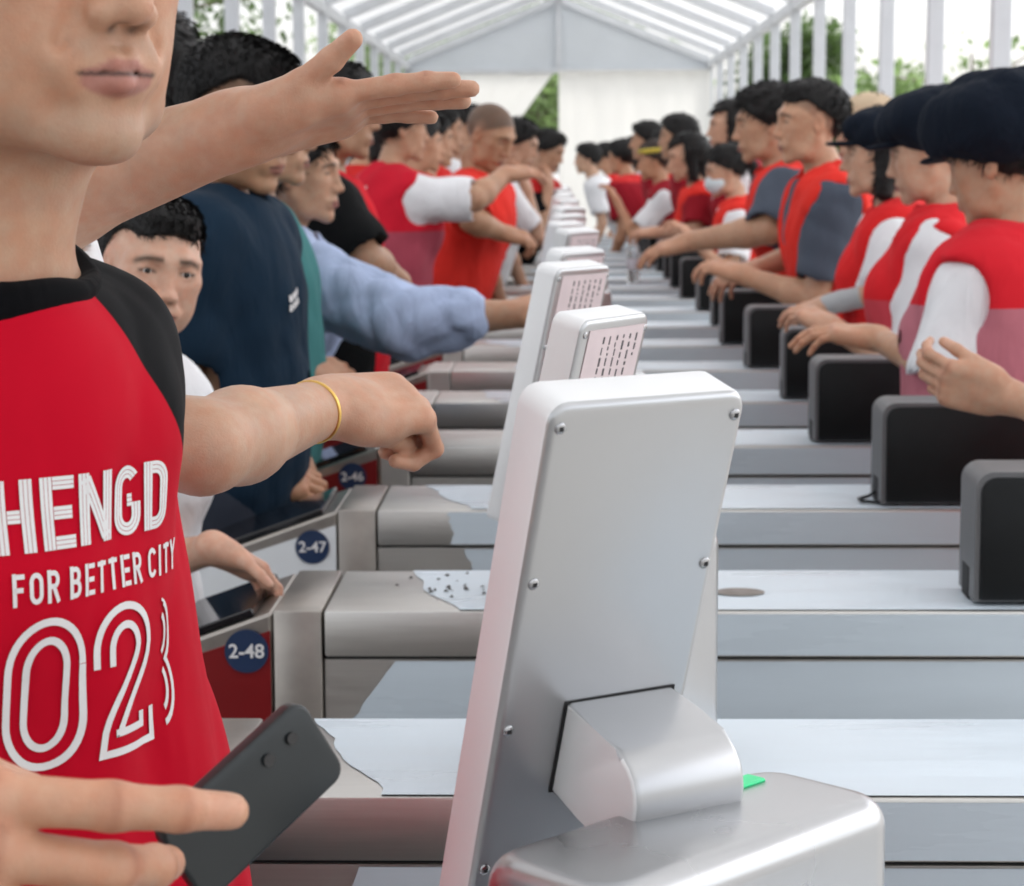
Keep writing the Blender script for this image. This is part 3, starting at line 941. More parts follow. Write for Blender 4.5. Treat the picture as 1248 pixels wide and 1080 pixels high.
# ------------------------------------------------------------------ heads
def head_ops(c, f, l, u, S, male=True, mouth_open=0.0, var=None):
    """c centre, axes f forward l left u up, S head height (chin to crown)"""
    M = np.array([A3(f), A3(l), A3(u)])
    def P(x, y, z): return A3(c) + S*(x*M[0]+y*M[1]+z*M[2])
    E = lambda p, r, k, sg=1: (sg, Ell(P(*p), np.array(r)*S, M), k*S)
    C = lambda a, b, r1, r2, k, sg=1: (sg, Cone(P(*a), P(*b), r1*S, r2*S), k*S)
    j = 1.0 if male else 0.9
    v = var or {}
    j *= v.get('jaw', 1.0); nl = v.get('nose', 1.0); ck = v.get('cheek', 1.0); bw = v.get('brow', 1.0)
    ch = v.get('chin', 0.0)
    o = [E((-.045, 0, .13), (.40, .325, .365), .02),
         E((.085, 0, -.06), (.285, .27, .36), .10)]
    for s in (-1, 1):
        o += [C((-.02, s*.235*j, -.20), (.10, s*.205*j, -.36), .075, .07, .10),
              C((.10, s*.205*j, -.36), (.275, s*.055, -.435), .07, .058, .08),
              E((.225, s*.165*ck, -.055), (.085, .085*ck, .075), .12),          # cheekbone
              E((.20, s*.15*ck, -.24), (.10, .085*ck, .12), .12)]               # cheek flesh
    o += [E((.285+ch, 0, -.425), (.072, .085*j, .068), .06),                     # chin
          C((.345, -.10, .105), (.345, .10, .105), .04, .04, .08),
          C((.335, .10, .11), (.24, .23, .09), .042, .035, .08), C((.335, -.10, .11), (.24, -.23, .09), .042, .035, .08),
          E((.325, 0, -.27), (.062, .14, .10), .07)]                        # muzzle
    for s in (-1, 1):
        o += [E((.405, s*.145, .012), (.075, .085, .05), .07, -1),         # eye socket
              E((.292, s*.145, .012), (.062, .075, .056), .025)]           # lids over the ball
        o += [E((.372, s*.145, .010), (.056, .056, .0165*v.get('eye', 1.0)), .006, -1)]  # open lids
    o += [C((.362, 0, .06), (.362+.070*nl, 0, -.135), .026, .040, .07),            # nose
          E((.362+.075*nl, 0, -.150), (.046, .046*bw, .04), .03)]
    for s in (-1, 1):
        o += [E((.385, s*.058, -.163), (.046, .036, .034), .035)]
    for s in (-1, 1):
        o += [E((.416, s*.030, -.200), (.024, .015, .014), .008, -1)]      # nostril
        o += [C((.362, s*.105, -.165), (.335, s*.135, -.235), .002, .002, .05, -1)]   # nasolabial fold
    o += [C((.405, 0, -.205), (.392, 0, -.245), .010, .012, .03, -1)]      # philtrum
    for s in (-1, 1):
        o += [C((.382, s*.022, -.270), (.320, s*.100, -.297), .024, .010, .022),
              C((.380, s*.0, -.324), (.320, s*.095, -.302), .027, .010, .025)]
    o += [C((.392, -.04, -.380), (.392, .04, -.380), .014, .014, .06, -1)]         # hollow under the lip
    for s in (-1, 1):
        o += [C((.418, 0, -.2965), (.322, s*.112, -.299), .0055+.008*mouth_open, .004, .006, -1)]
    for s in (-1, 1):                                                       # ears
        o += [E((-.045, s*.325, -.02), (.075, .028, .13), .03), E((-.015, s*.345, -.01), (.035, .015, .06), .02, -1)]
    return o

def head_color(V, c, f, l, u, S, tone, scalp=None, lips=1.0, brow=1.0, stubble=0.0):
    M = np.array([A3(f), A3(l), A3(u)])
    q = (V-A3(c)) @ M.T / S
    x, y, z = q.T
    C = np.tile(np.array(tone, float), (len(V), 1))
    ay = np.abs(y)
    # cheeks, nose, ears a little redder
    red = np.exp(-(((ay-.16)/.09)**2+((z+.10)/.1)**2))*(x > .1)*.5 + np.exp(-((ay/.06)**2+((z+.15)/.06)**2))*(x > .3)*.5 + (ay > .31)*.5
    C *= 1 + red[:, None]*np.array([.06, -.08, -.10])
    if stubble:
        sb = np.exp(-((z+.235)/.03)**2)*(ay < .12)*(x > .25)*.9 + sstep(-.33, -.43, z)*sstep(-.56, -.49, z)*sstep(.0, .15, x)*.8
        C *= 1 - stubble*np.clip(sb, 0, 1)[:, None]*np.array([.34, .24, .18])
        C *= 1 - stubble*.25*np.exp(-(((ay-.17)/.09)**2+((z+.27)/.08)**2))[:, None]*np.array([.2, .5, .6])
    # lips
    zc = -.297+0.02*(ay/.12)**2*0
    upper = sstep(.034, .022, (zc-z)*-1 + .0 + ay*.20 - .012*np.exp(-((ay-.03)/.02)**2)) * (z > zc-.004)
    lower = sstep(.062, .050, (zc-z) + ay*ay*3.0) * (z <= zc)
    lm = np.clip(upper+lower, 0, 1)*sstep(.108, .09, ay)*(x > .25)*lips
    C = C*(1-lm[:, None]*.75) + lm[:, None]*.75*np.array([.40, .155, .135])*(tone[0]/.55)
    ms = np.exp(-((z+.2985)/.0065)**2)*sstep(.118, .10, ay)*(x > .25)
    C *= (1-.8*ms)[:, None]  # shade of the mouth slit painted into the skin colour
    # brows, eyes
    bz = .105 - .9*(np.maximum(ay-.15, 0))**1.3 + .02*np.minimum(ay-.15, 0)
    bm_ = np.exp(-((z-bz)/.020)**2)*sstep(.045, .07, ay)*sstep(.26, .22, ay)*(x > .1)*brow
    C = C*(1-.85*bm_[:, None]) + .85*bm_[:, None]*np.array([.02, .015, .012])
    em = np.exp(-((z-.012)/.012)**2)*sstep(.075, .095, ay)*sstep(.225, .20, ay)*(x > .2)
    C = C*(1-.9*em[:, None]) + .9*em[:, None]*np.array([.03, .018, .015])
    nm = np.exp(-(((ay-.030)/.017)**2+((z+.197)/.012)**2))*(x > .36)
    C *= (1-.75*nm)[:, None]  # shade inside the nostrils painted in as dark colour
    if scalp is not None:
        sm = sstep(0.0, .06, z-(.02+.74*x))*sstep(.36, .30, np.abs(y))
        C = C*(1-scalp*sm[:, None]) + scalp*sm[:, None]*np.array([.03, .025, .022])
    return C

def hair_vf(c, f, l, u, S, style, h, seed=0):
    M = np.array([A3(f), A3(l), A3(u)])
    def P(x, y, z): return A3(c) + S*(x*M[0]+y*M[1]+z*M[2])
    E = lambda p, r, k, sg=1: (sg, Ell(P(*p), np.array(r)*S, M), k*S)
    Cc = lambda a, b, r1, r2, k, sg=1: (sg, Cone(P(*a), P(*b), r1*S, r2*S), k*S)
    loc = lambda X, Y, Z: [((X-c[0])*m[0]+(Y-c[1])*m[1]+(Z-c[2])*m[2])/S for m in M]
    th = {'buzz': .012, 'crew': .03, 'short': .055, 'bob': .06, 'pony': .045, 'bun': .045, 'long': .06}[style]
    o = [E((-.06, 0, .145+th*.4), (.405+th, .335+th*.8, .365+th*.8), 0)]
    hl = .285 if style in ('crew', 'short', 'buzz') else .27
    if style in ('crew', 'short'): o += [E((.16, 0, .40), (.20, .23, .10), .1)]
    cuts = []
    if style in ('bob', 'long'):
        z1 = -.55 if style == 'bob' else -.85
        for s in (-1, 1): o += [Cc((-.08, s*.27, .1), (-.06, s*.28, z1+.1), .14, .11, .06)]
        o += [Cc((-.28, 0, .1), (-.24, 0, z1+.05), .20, .17, .1)]
        cuts.append(lambda X, Y, Z: (lambda q: S*np.minimum(np.minimum(q[0]-.07, .27-q[2]+.3*(np.abs(q[1])-.1)), .5))(loc(X, Y, Z)))
        cuts.append(lambda X, Y, Z: (lambda q: S*(z1-q[2]))(loc(X, Y, Z)))
    else:
        def cut(X, Y, Z):
            q = loc(X, Y, Z)
            side = np.where(np.abs(q[1]) > .2, .05, 0.) - (sstep(.16, .30, np.abs(q[1]))*.22 if style == 'crew' else 0)
            return S*((.03+.74*np.minimum(q[0], .34)-side) - q[2])*.8
        cuts.append(cut)
        if style == 'pony': o += [Cc((-.42, 0, .16), (-.56, 0, .02), .09, .10, .05), Cc((-.56, 0, .02), (-.52, 0, -.42), .10, .03, .04)]
        if style == 'bun': o += [E((-.42, 0, .34), (.16, .16, .15), .04)]
        if style == 'pony':
            cuts = [lambda X, Y, Z: (lambda q: S*.8*np.where(q[0] < -.43, -1., (.03+.74*np.minimum(q[0], .34)) - q[2]))(loc(X, Y, Z))]
    r = np.random.default_rng(seed)
    W = r.normal(0, 1, (4, 3)); W /= np.linalg.norm(W, axis=1)[:, None]
    ph = r.uniform(0, 6, 4)
    def post(Pn):
        q = (Pn-A3(c)) @ M.T / S
        n = sum(np.sin(q @ W[i]*(22+14*i)+ph[i]+2*np.sin(q @ W[(i+1) % 4]*9)) for i in range(4))
        return n*th*S*.03
    V, F = carve(o, h, cuts, post=post)
    return V, F

def add_strands(V, F, c, f, u, n, length, seed, width=0.0008):
    """fine hairs standing off a hair shape so its outline is not smooth"""
    r = np.random.default_rng(seed)
    if len(F) == 0: return V, F
    k = r.integers(0, len(F), n)
    q = V[F[k]]
    w = r.dirichlet((1, 1, 1, 1), n)
    P = (q*w[:, :, None]).sum(1)
    N = np.cross(q[:, 2]-q[:, 0], q[:, 3]-q[:, 1]); N /= np.linalg.norm(N, axis=1)[:, None]+1e-9
    comb = A3(f)*.5 - A3(u)*.5 + r.normal(0, .22, (n, 3))
    T = comb - N*(comb*N).sum(1)[:, None]; T /= np.linalg.norm(T, axis=1)[:, None]+1e-9
    d = T*.75 + N*r.uniform(.05, .42, (n, 1)); d /= np.linalg.norm(d, axis=1)[:, None]
    ln = length*r.uniform(.5, 1.2, (n, 1))
    s = np.cross(d, N); s /= np.linalg.norm(s, axis=1)[:, None]+1e-9
    b = len(V)
    mid = P + d*ln*.55 + N*ln*.1
    tip = P + d*ln - A3(u)*ln*.1
    Q = np.stack([P-s*width-N*.001, P+s*width-N*.001, mid+s*width*.7, tip], 1).reshape(-1, 3)
    return np.concatenate([V, Q]), np.concatenate([F, np.arange(4*n).reshape(-1, 4)+b])

# ------------------------------------------------------------------ hands
NAILS, KNUCK = [], []
def hand_ops(w, d, n, t, s=1.0, curls=None, spread=0.06, thumb=(0.7, 0.25, 0.25), tcurl=0.3):
    """w wrist point, d along the fingers, n out of the palm, t toward the thumb; curls per finger (mcp,pip,dip) in degrees"""
    d, n, t = Vector(d).normalized(), Vector(n), Vector(t)
    t = (t - d*t.dot(d)).normalized(); n0 = d.cross(t); n = n0 if n0.dot(n) > 0 else -n0
    w = Vector(w)
    if curls is None: curls = [(20, 28, 15), (24, 30, 18), (28, 34, 20), (34, 38, 22)]
    M = [A3(d), A3(t), A3(n)]
    o = [(1, RBox(w + d*.052*s, (.050*s, .040*s, .0155*s), M, .0145*s), .02*s),
         (1, Cone(w - d*.01*s, w + d*.03*s, .024*s, .021*s), .025*s),
         (1, Cone(w + d*.03*s + t*.026*s + n*.006*s, w + d*.055*s + t*.03*s + n*.006*s, .016*s, .013*s), .015*s),
         (1, Cone(w + d*.03*s - t*.026*s + n*.005*s, w + d*.075*s - t*.03*s + n*.003*s, .013*s, .011*s), .015*s)]
    nails = NAILS; nails.clear(); knuck = KNUCK; knuck.clear()
    for i in range(4):
        off = (.030, .0105, -.009, -.028)[i]*s
        L = ((.043, .026, .022), (.047, .030, .023), (.044, .028, .023), (.034, .021, .020))[i]
        rr = (.0092, .0094, .0090, .0080)[i]*s
        p = w + d*((.094, .098, .094, .084)[i]*s) + t*off
        a = 0.0
        sp = spread*(1.2, .35, -.45, -1.3)[i]
        base = (d + t*sp).normalized()
        o.append((1, Cone(p - d*.03*s, p, rr*1.05, rr*1.12), .010*s))
        for jn in range(3):
            a += R(curls[i][jn])
            dirv = base*math.cos(a) + n*math.sin(a)
            q = p + dirv*L[jn]*s
            dor = base*math.sin(a) - n*math.cos(a)
            knuck.append((p + dor*rr*.9, dirv, rr))
            if jn == 2: nails.append((p.lerp(q, .72) + dor*rr*.72, dirv, dor, rr))
            o.append((1, Cone(p, q, rr*(1.05-.08*jn), rr*(.98-.1*jn)), .004*s))
            p = q
    # thumb leaves the side of the palm near its base
    b = w + d*.022*s + t*.026*s
    td = (d*thumb[0] + t*thumb[1]*2.2 + n*thumb[2]).normalized()
    p1 = b + td*.042*s
    td2 = (td + (d*.5 - t*.35 + n*.35)*tcurl).normalized(); p2 = p1 + td2*.034*s
    td3 = (td2 + (d*.4 - t*.3 + n*.3)*tcurl).normalized(); p3 = p2 + td3*.026*s
    o += [(1, Cone(b, p1, .0165*s, .0125*s), .018*s), (1, Cone(p1, p2, .0118*s, .0105*s), .005*s), (1, Cone(p2, p3, .0106*s, .0088*s), .004*s)]
    pd_ = td3.cross(t).normalized(); dor = (d.cross(td3)).cross(td3)
    nails.append((p2.lerp(p3, .75) + (t*.4-n*.6).normalized()*.0066*s, td3, (t*.4-n*.6).normalized(), .0098*s))
    return o

def hand_color(V, tone, nails, knuck):
    C = np.tile(tone*np.array([1.02, .95, .93]), (len(V), 1))
    for p, d, rr in knuck:
        q = V-A3(p); al = q @ A3(d); w = np.exp(-(al/.0028)**2)*(np.linalg.norm(q, axis=1) < rr*1.3)
        w2 = np.exp(-(al/.008)**2)*(np.linalg.norm(q, axis=1) < rr*1.6)
        C *= 1 - w[:, None]*np.array([.16, .20, .22]) - w2[:, None]*np.array([.0, .07, .08])  # crease shade and redder knuckles put into the skin colour
    for p, d, o, rr in nails:
        q = V-A3(p); al = q @ A3(d); up = q @ A3(o); sd = np.linalg.norm(q - np.outer(al, A3(d)) - np.outer(up, A3(o)), axis=1)
        m = (np.abs(al) < rr*.85) & (sd < rr*.72) & (up > -rr*.25) & (up < rr)
        C[m] = np.array(tone)*np.array([1.12, 1.06, 1.1])
    return C

def ik(sh, wr, l1, l2, pole):
    sh, wr = Vector(sh), Vector(wr)
    v = wr-sh; D = min(v.length, (l1+l2)*.995); vn = v.normalized()
    wr = sh + vn*D
    a = (l1*l1-l2*l2+D*D)/(2*D); hh = math.sqrt(max(l1*l1-a*a, 0))
    p = Vector(pole); p = (p-vn*p.dot(vn))
    p = p.normalized() if p.length > 1e-4 else Vector((0, 0, -1))
    return sh + vn*a + p*hh, wr

# ------------------------------------------------------------------ a whole person
TONES = {'fair': (.59, .365, .25), 'mid': (.52, .305, .195), 'tan': (.44, .25, .15), 'warm': (.54, .29, .175)}
STATS = {'tri': 0}
def person(label, head, yaw, *, H=None, hyaw=None, hpitch=0.0, hroll=0.0, lean=0.0, tone='mid', male=True, girth=1.0,
           L=None, Rr=None, shirt=None, vest=None, trousers=(.03, .035, .05), hair='short', hairm=None, cap=None,
           h=0.010, hh=0.0055, hhand=0.0045, seed=1, group='people at the gates', collar=None, mask=False, strands=900,
           scalp=None, shw=None, band=None, extra=None, name='person', legs=True, hs=1.0, sleeve=0.62, headS=None, squash=0.985, swl=None, face=None, stubble=0.0, shift=(0, 0, 0)):
    hc = Vector(head)
    if H is None: H = hc.z/0.932
    k = H/1.72
    ya = R(yaw); f = Vector((math.cos(ya), math.sin(ya), 0)); l = Vector((-f.y, f.x, 0)); Z = Vector((0, 0, 1))
    hy = ya if hyaw is None else R(hyaw); hp = R(hpitch)
    hf = Vector((math.cos(hy)*math.cos(hp), math.sin(hy)*math.cos(hp), math.sin(hp)))
    hl = Vector((-math.sin(hy), math.cos(hy), 0)); hu = hf.cross(hl)
    if hroll:
        q = Matrix.Rotation(R(hroll), 3, hf); hl, hu = q @ hl, q @ hu
    S = headS or (0.232*(k**0.5) if male else 0.222*(k**0.5))
    base = hc - f*(lean + 0.035*k) + Vector(shift); base.z = 0
    zs = hc.z/ (0.932*H)*squash              # squash when leaning
    def sp(z): # spine offset at body height z (metres for H=1.72)
        return lean*sstep(0.85, 1.5, z) if z > .85 else 0.0
    def C(a, b, z): return base + f*(a*k + float(sp(z))) + l*(b*k) + Z*(z*k*(zs if z > .8 else 1))
    sw = (shw if shw else (.155 if male else .135))
    g = girth
    tm = [A3(f), A3(l), A3(Z)]
    if lean > .12:
        tl = (Z + f*lean*1.4).normalized(); fl = l.cross(tl); tm = [A3(fl), A3(l), A3(tl)]
    E = lambda p, r: Ell(C(*p), np.array(r)*k, tm)
    torso = [E((0, 0, .96), (.115*g, .160*g, .14)), E((.012, 0, 1.11), (.108*g, .142*g, .17)), E((.0, 0, 1.285), (.118*g, .155*g, .185))]
    for s in (-1, 1):
        w_ = swl if (swl and s > 0) else sw
        torso += [Cone(C(-.01, 0, 1.410), C(-.005, s*w_*.92, 1.392), .056*k, .050*k), Cone(C(.01, s*.06*w_/sw, 1.30), C(0, s*w_*.8, 1.37), .085*k*g, .06*k)]
        if not male: torso += [E((.085, s*.07, 1.27), (.055, .065, .06))]
    nb = C(-.012, 0, 1.42)
    neck = Cone(nb, hc - hf*(.03*S/.23) - hu*(.10*S/.23), .058*k*(1 if male else .86), .053*k*(1 if male else .86))
    sk = [(1, p, .05*k) for p in torso] + [(1, neck, .03*k)]
    for s in (-1, 1):   # neck muscles flow into the shoulders
        sk.append((1, Cone(C(-.02, s*.025, 1.475), C(-.012, s*.075, 1.41), .024*k, .028*k), .05*k))
    arms, hand_parts = [], []
    for side, spec in ((1, L), (-1, Rr)):
        sh = C(0, side*(swl if (swl and side > 0) else sw), 1.385)
        spec = dict(spec or {})
        l1, l2 = .285*k, .245*k
        if 'off' in spec: sh = sh + Vector(spec['off'])
        if 'wrist' in spec:
            wr = Vector(spec['wrist'])
            if 'elbow' in spec: el = Vector(spec['elbow'])
            else: el, wr = ik(sh, wr, l1, l2, spec.get('pole', -Z*1.0 - f*.3 + l*side*.35))
        elif 'elbow' in spec:
            el = Vector(spec['elbow']); wr = el + (f*.6 - Z*.5).normalized()*l2
        else:
            el = sh - Z*l1*.97 - f*.05*k + l*side*.04*k; wr = el - Z*l2*.9 + f*.09*k
        a = spec.get('thick', 1.0)*(1.0 if male else .86)*k
        up = [Cone(sh, sh.lerp(el, .45), .052*a, .046*a), Cone(sh.lerp(el, .45), el, .046*a, .038*a)]
        fm = el.lerp(wr, .28)
        fore = [Cone(el, fm, .038*a, .041*a), Cone(fm, wr, .041*a, .026*a)]
        sk += [(1, p, .035*k) for p in up] + [(1, p, .02*k) for p in fore]
        d = Vector(spec.get('hd', (wr-el).normalized()))
        n = Vector(spec.get('hn', -Z + l*side*-.2)); t = Vector(spec.get('ht', l*-side + Z*.4))
        ho = hand_ops(wr, d, n, t, k*hs*spec.get('hs', 1.0)*(1 if male else .92), spec.get('curls'), spec.get('spread', .06), spec.get('thumb', (.7, .25, .25)), spec.get('tcurl', .3))
        ho = [(1, fore[1], .02*k)] + ho
        hand_parts.append((ho, wr, d, k, list(NAILS), list(KNUCK)))
        arms.append((side, sh, el, wr, up, fore, a))
    lg = []
    for s in (-1, 1):
        hip, kn, an = C(0, s*.088, .90), C(.02, s*.092, .49), C(-.02, s*.095, .085)
        lg += [Cone(hip, kn, .082*k*g, .055*k), Cone(kn, an.lerp(kn, .65), .055*k, .053*k), Cone(an.lerp(kn, .65), an, .053*k, .038*k)]
    feet = [Cone(C(-.05, s*.095, .045), C(.14, s*.11, .035), .042*k, .034*k) for s in (-1, 1)]
    e = tag(empty(name, base), label, name if name != 'person' else 'person', group)
    B = A3(base)
    skin_t = np.array(TONES[tone] if isinstance(tone, str) else tone)
    if isinstance(tone, str): skin_t = skin_t*np.array([random.Random(seed).uniform(.86, 1.06)]*3)
    # body: trunk and limbs, then head and hands at finer grain, all one mesh
    parts = [carve(sk + [(1, p, .04*k) for p in lg[:2]+lg[3:5]] if legs else sk, h, hi=None)]
    if legs: parts.append(carve([(1, p, .03*k) for p in lg] + [(1, p, .02*k) for p in feet], h*1.4))
    ncol = [np.tile(skin_t, (len(p[0]), 1)) for p in parts]
    vr = random.Random(seed*7+1)
    face = face or dict(jaw=vr.uniform(.9, 1.1), nose=vr.uniform(.75, 1.2), cheek=vr.uniform(.9, 1.14), brow=vr.uniform(.9, 1.15), chin=vr.uniform(-.03, .02))
    hops = head_ops(hc, hf, hl, hu, S, male, var=face)
    hv = carve(hops + [(1, neck, .035*S/.23)], hh, lo=A3(hc)-np.array([.2, .2, .62*S]))
    parts.append(hv); ncol.append(head_color(hv[0], hc, hf, hl, hu, S, skin_t, scalp, lips=1.0 if male else 1.25, stubble=stubble))
    for ho, wr, d, kk, nl_, kn_ in hand_parts:
        cc = A3(wr + d*.08*kk); q = carve(ho, hhand, lo=cc-.17, hi=cc+.17)
        m_ = (q[0]-A3(wr)) @ A3(d) > -.05
        parts.append(q); ncol.append(hand_color(q[0], skin_t, nl_, kn_))
    V, F = joinvf(parts)
    me = np_mesh('body', V-B, F); color_attr(me, np.concatenate(ncol))
    STATS['tri'] += 2*len(F)
    link('body', me, SKIN, e)
    def child(nm, V, F, m):
        STATS['tri'] += 2*len(F)
        return link(nm, np_mesh(nm, V-B, F), m, e)
    if collar: neckcut = (-1, Cone(nb, hc - hf*.03 - hu*.06, .066*k*(1 if male else .9), .078*k), .012)
    else: neckcut = (-1, Cone(nb + f*.016*k + Z*.022*k, hc + f*.01*k - hu*.06, .060*k*(1 if male else .9), .078*k), .012)
    # trousers
    if trousers and legs:
        o = [(1, E((0, 0, .95), (.128*g, .172*g, .16)), .03)] + [(1, p.grow(.022*k), .03*k) for p in lg]
        zt = base.z + 1.0*k
        V, F = carve(o, h*1.4, [lambda X, Y, Zz: Zz-zt, lambda X, Y, Zz: (base.z+.075*k)-Zz], post=lambda P: folds(P, seed+5, .006))
        child('trousers', V, F, cloth('trouser_%.2f_%.2f_%.2f' % trousers, trousers))
        V, F = carve([(1, p.grow(.008), .02) for p in feet], h, [lambda X, Y, Zz: .004-Zz])
        child('shoes', V, F, mat('shoe', (.5, .5, .52), rough=.6))
    if shirt:
        gi = shirt.get('loose', .014)
        o = [(1, p.grow(gi), .05*k) for p in torso]
        o += [(1, Ell(C(.005, 0, 1.08), np.array((.125*g+gi*.6, .165*g+gi*.6, .30))*k, tm), .05)]
        if shirt.get('flare'): o.append((1, Ell(C(*shirt['flare'][0]), np.array(shirt['flare'][1])*k, tm), .06))
        if shirt.get('trap', True):
            for s in (-1, 1): o.append((1, Cone(C(-.03, s*.055, 1.438), C(-.012, s*.11, 1.412), .028*k, .034*k), .04*k))
        cuts = []
        sleeve_m = shirt.get('sleeve', sleeve)
        hem = base.z + shirt.get('hem', .86)*k
        cuts.append(lambda X, Y, Zz: hem-Zz)
        slv = []
        for side, sh, el, wr, up, fore, a in arms:
            sl = shirt.get('sleeveL' if side > 0 else 'sleeveR', sleeve_m)
            lo_ = .018 + gi*.5
            if sl <= 1:
                end = sh.lerp(el, sl)
                slv.append((1, Cone(sh, end, .055*a+gi*.8, (.047*a+lo_)), .04*k))
                # flat opening
                ax = (el-sh).normalized()
                slv.append((-1, Cone(end + ax*(.047*a+lo_)*1.0, end + ax*.14, .047*a+lo_+.012, .09), .004))
                if shirt.get('hollow'): slv.append((-1, Cone(end - ax*.012, end + ax*.05, .047*a+lo_-.008, .047*a+lo_-.004), .003))
            else:
                end = el.lerp(wr, sl-1)
                slv += [(1, Cone(sh, el, .055*a+gi, .045*a+.018), .04*k), (1, Cone(el, end, .046*a+.018, .034*a+.016), .02*k)]
        V, F = carve(o + slv + [neckcut], shirt.get('h', h), cuts, post=lambda P: folds(P, seed, shirt.get('amp', .009), shirt.get('vert', 1.0)))
        so = child('shirt', V, F, shirt['m'])
        STATS['shirt'] = so
    if vest:
        gi = vest.get('loose', .026)
        o = [(1, p.grow(gi), .05*k) for p in torso]
        o += [(1, Ell(C(.005, 0, 1.08), np.array((.14*g+gi*.6, .178*g+gi*.6, .31))*k, tm), .05)]
        for s in (-1, 1): o.append((1, Cone(C(-.03, s*.055, 1.443), C(-.012, s*.115, 1.418), .034*k, .041*k), .04*k))
        for side, sh, el, wr, up, fore, a in arms:       # arm holes
            o.append((-1, Cone(sh + l*side*.075*k - Z*.02, sh + l*side*.18*k - Z*.03, .080*k, .12*k), .02))
            o.append((-1, Cone(sh + l*side*.03*k, sh.lerp(el, .40) + l*side*.02*k, .058*k, .058*k), .012))
        o.append(neckcut)
        # V neck at the front
        o.append((-1, Cone(C(.13, 0, 1.46), C(.20, 0, 1.20), .075*k, .03*k), .012))
        hem = base.z + vest.get('hem', .88)*k
        V, F = carve(o, vest.get('h', h), [lambda X, Y, Zz: hem-Zz], post=lambda P: folds(P, seed+3, vest.get('amp', .013)))
        STATS['vest'] = child('vest', V, F, vest['m'])
    if hair:
        V, F = hair_vf(hc, hf, hl, hu, S, hair, max(hh, .005), seed)
        V, F = add_strands(V, F, hc, hf, hu, strands, {'buzz': .006, 'crew': .016, 'short': .024}.get(hair, .03)*S/.23, seed)
        child('hair', V, F, hairm or HAIRM)
    Mh = np.array([A3(hf), A3(hl), A3(hu)])
    def P(x, y, z): return A3(hc) + S*(x*Mh[0]+y*Mh[1]+z*Mh[2])
    if cap:
        E2 = lambda p, r, kk, sg=1: (sg, Ell(P(*p), np.array(r)*S, Mh), kk*S)
        if cap['kind'] == 'newsboy':
            sz = cap.get('size', 1.0)
            o = [E2((-.07, 0, .34+.05*(sz-1)), (.50*sz, .46*sz, .26*sz*sz), 0), E2((-.05, 0, .24), (.44, .385, .17), .1),
                 E2((-.10, 0, .18), (.42, .37, .14), .05)]
            sub = [E2((-.05, 0, .02), (.405, .345, .30), .01, -1)]
            V, F = carve(o+sub, max(hh, .006), [lambda X, Y, Zz: (lambda q: S*(.02+.35*np.minimum(q, .3)) - ((X-hc.x)*hu.x+(Y-hc.y)*hu.y+(Zz-hc.z)*hu.z))((((X-hc.x)*hf.x+(Y-hc.y)*hf.y+(Zz-hc.z)*hf.z)/S))], post=lambda Pp: folds(Pp, seed+8, .014))
            co = child('cap', V, F, cap['m'])
            V, F = carve([E2((.40, 0, .15), (.26, .30, .028), 0)], .005, post=lambda Pp: folds(Pp, seed+4, .003))
            child('cap_brim', V, F, cap['m'])
            if cap.get('button'):
                V, F = carve([E2((-.05, 0, .575), (.03, .03, .02), 0)], .003); child('cap_button', V, F, cap['m'])
        elif cap['kind'] == 'bucket':
            o = [E2((-.04, 0, .30), (.43, .37, .30), 0), E2((-.04, 0, .14), (.56, .50, .10), .14)]
            sub = [E2((-.04, 0, .05), (.42, .36, .36), .02, -1)]
            V, F = carve(o+sub, .007, [lambda X, Y, Zz: S*.06 - ((X-hc.x)*hu.x+(Y-hc.y)*hu.y+(Zz-hc.z)*hu.z)], post=lambda Pp: folds(Pp, seed+8, .006))
            child('hat', V, F, cap['m'])
    if mask:
        E2 = lambda p, r, kk, sg=1: (sg, Ell(P(*p), np.array(r)*S, Mh), kk*S)
        V, F = carve([E2((.16, 0, -.24), (.29, .285, .235), 0), E2((.38, 0, -.2), (.10, .10, .12), .1)], .006,
                     [lambda X, Y, Zz: (lambda q: S*(.05-q))((((X-hc.x)*hf.x+(Y-hc.y)*hf.y+(Zz-hc.z)*hf.z)/S))], post=lambda Pp: folds(Pp, 3, .002))
        child('face_mask', V, F, mat('mask_cloth', (.62, .70, .73), rough=.8, var=.05))
    if band:
        rm = ring_mesh('headband', P(-.04, 0, .27)-B, hf, hl, S*.42, S*.365, (.006, .014))
        link('headband', rm, band, e)
    if collar and shirt:
        bv = BVHTree.FromPolygons([tuple(v.co) for v in so.data.vertices], [tuple(p.vertices) for p in so.data.polygons])
        ax = (hc - hf*.03 - hu*.06 - nb).normalized(); fx = (f - ax*f.dot(ax)).normalized(); lx = ax.cross(fx)
        rows, nn = [], 56
        for i in range(nn):
            w = 2*math.pi*i/nn
            ro = []
            for dr, lift in ((-.006, -.012), (-.004, .0015), (.0, .0042), (.006, .005), (.0105, .0042), (.012, .0012), (.0125, -.008)):
                rr_ = (.068 + collar.get('front', .003)*max(math.cos(w), 0)**1.5)*k + dr
                dv = fx*math.cos(w) + lx*math.sin(w)
                o_ = nb - base + dv*max(rr_, .069*k) + ax*.25
                hit = bv.ray_cast(o_, -ax)
                p_ = hit[0] if hit[0] is not None and (hit[0]-(nb-base)).length < .2 else (nb-base) + dv*rr_
                p_ = p_ + dv*(rr_-max(rr_, .069*k))
                ro.append(p_ + ax*lift + dv*lift*.3)
            rows.append(ro)
        for it in range(3):      # even out the band
            rows = [[(rows[i-1][j_]+rows[i][j_]*2+rows[(i+1) % nn][j_])/4 for j_ in range(7)] for i in range(nn)]
        V = [tuple(p_) for ro in rows for p_ in ro]
        F = [(i*7+j_, ((i+1) % nn)*7+j_, ((i+1) % nn)*7+j_+1, i*7+j_+1) for i in range(nn) for j_ in range(6)]
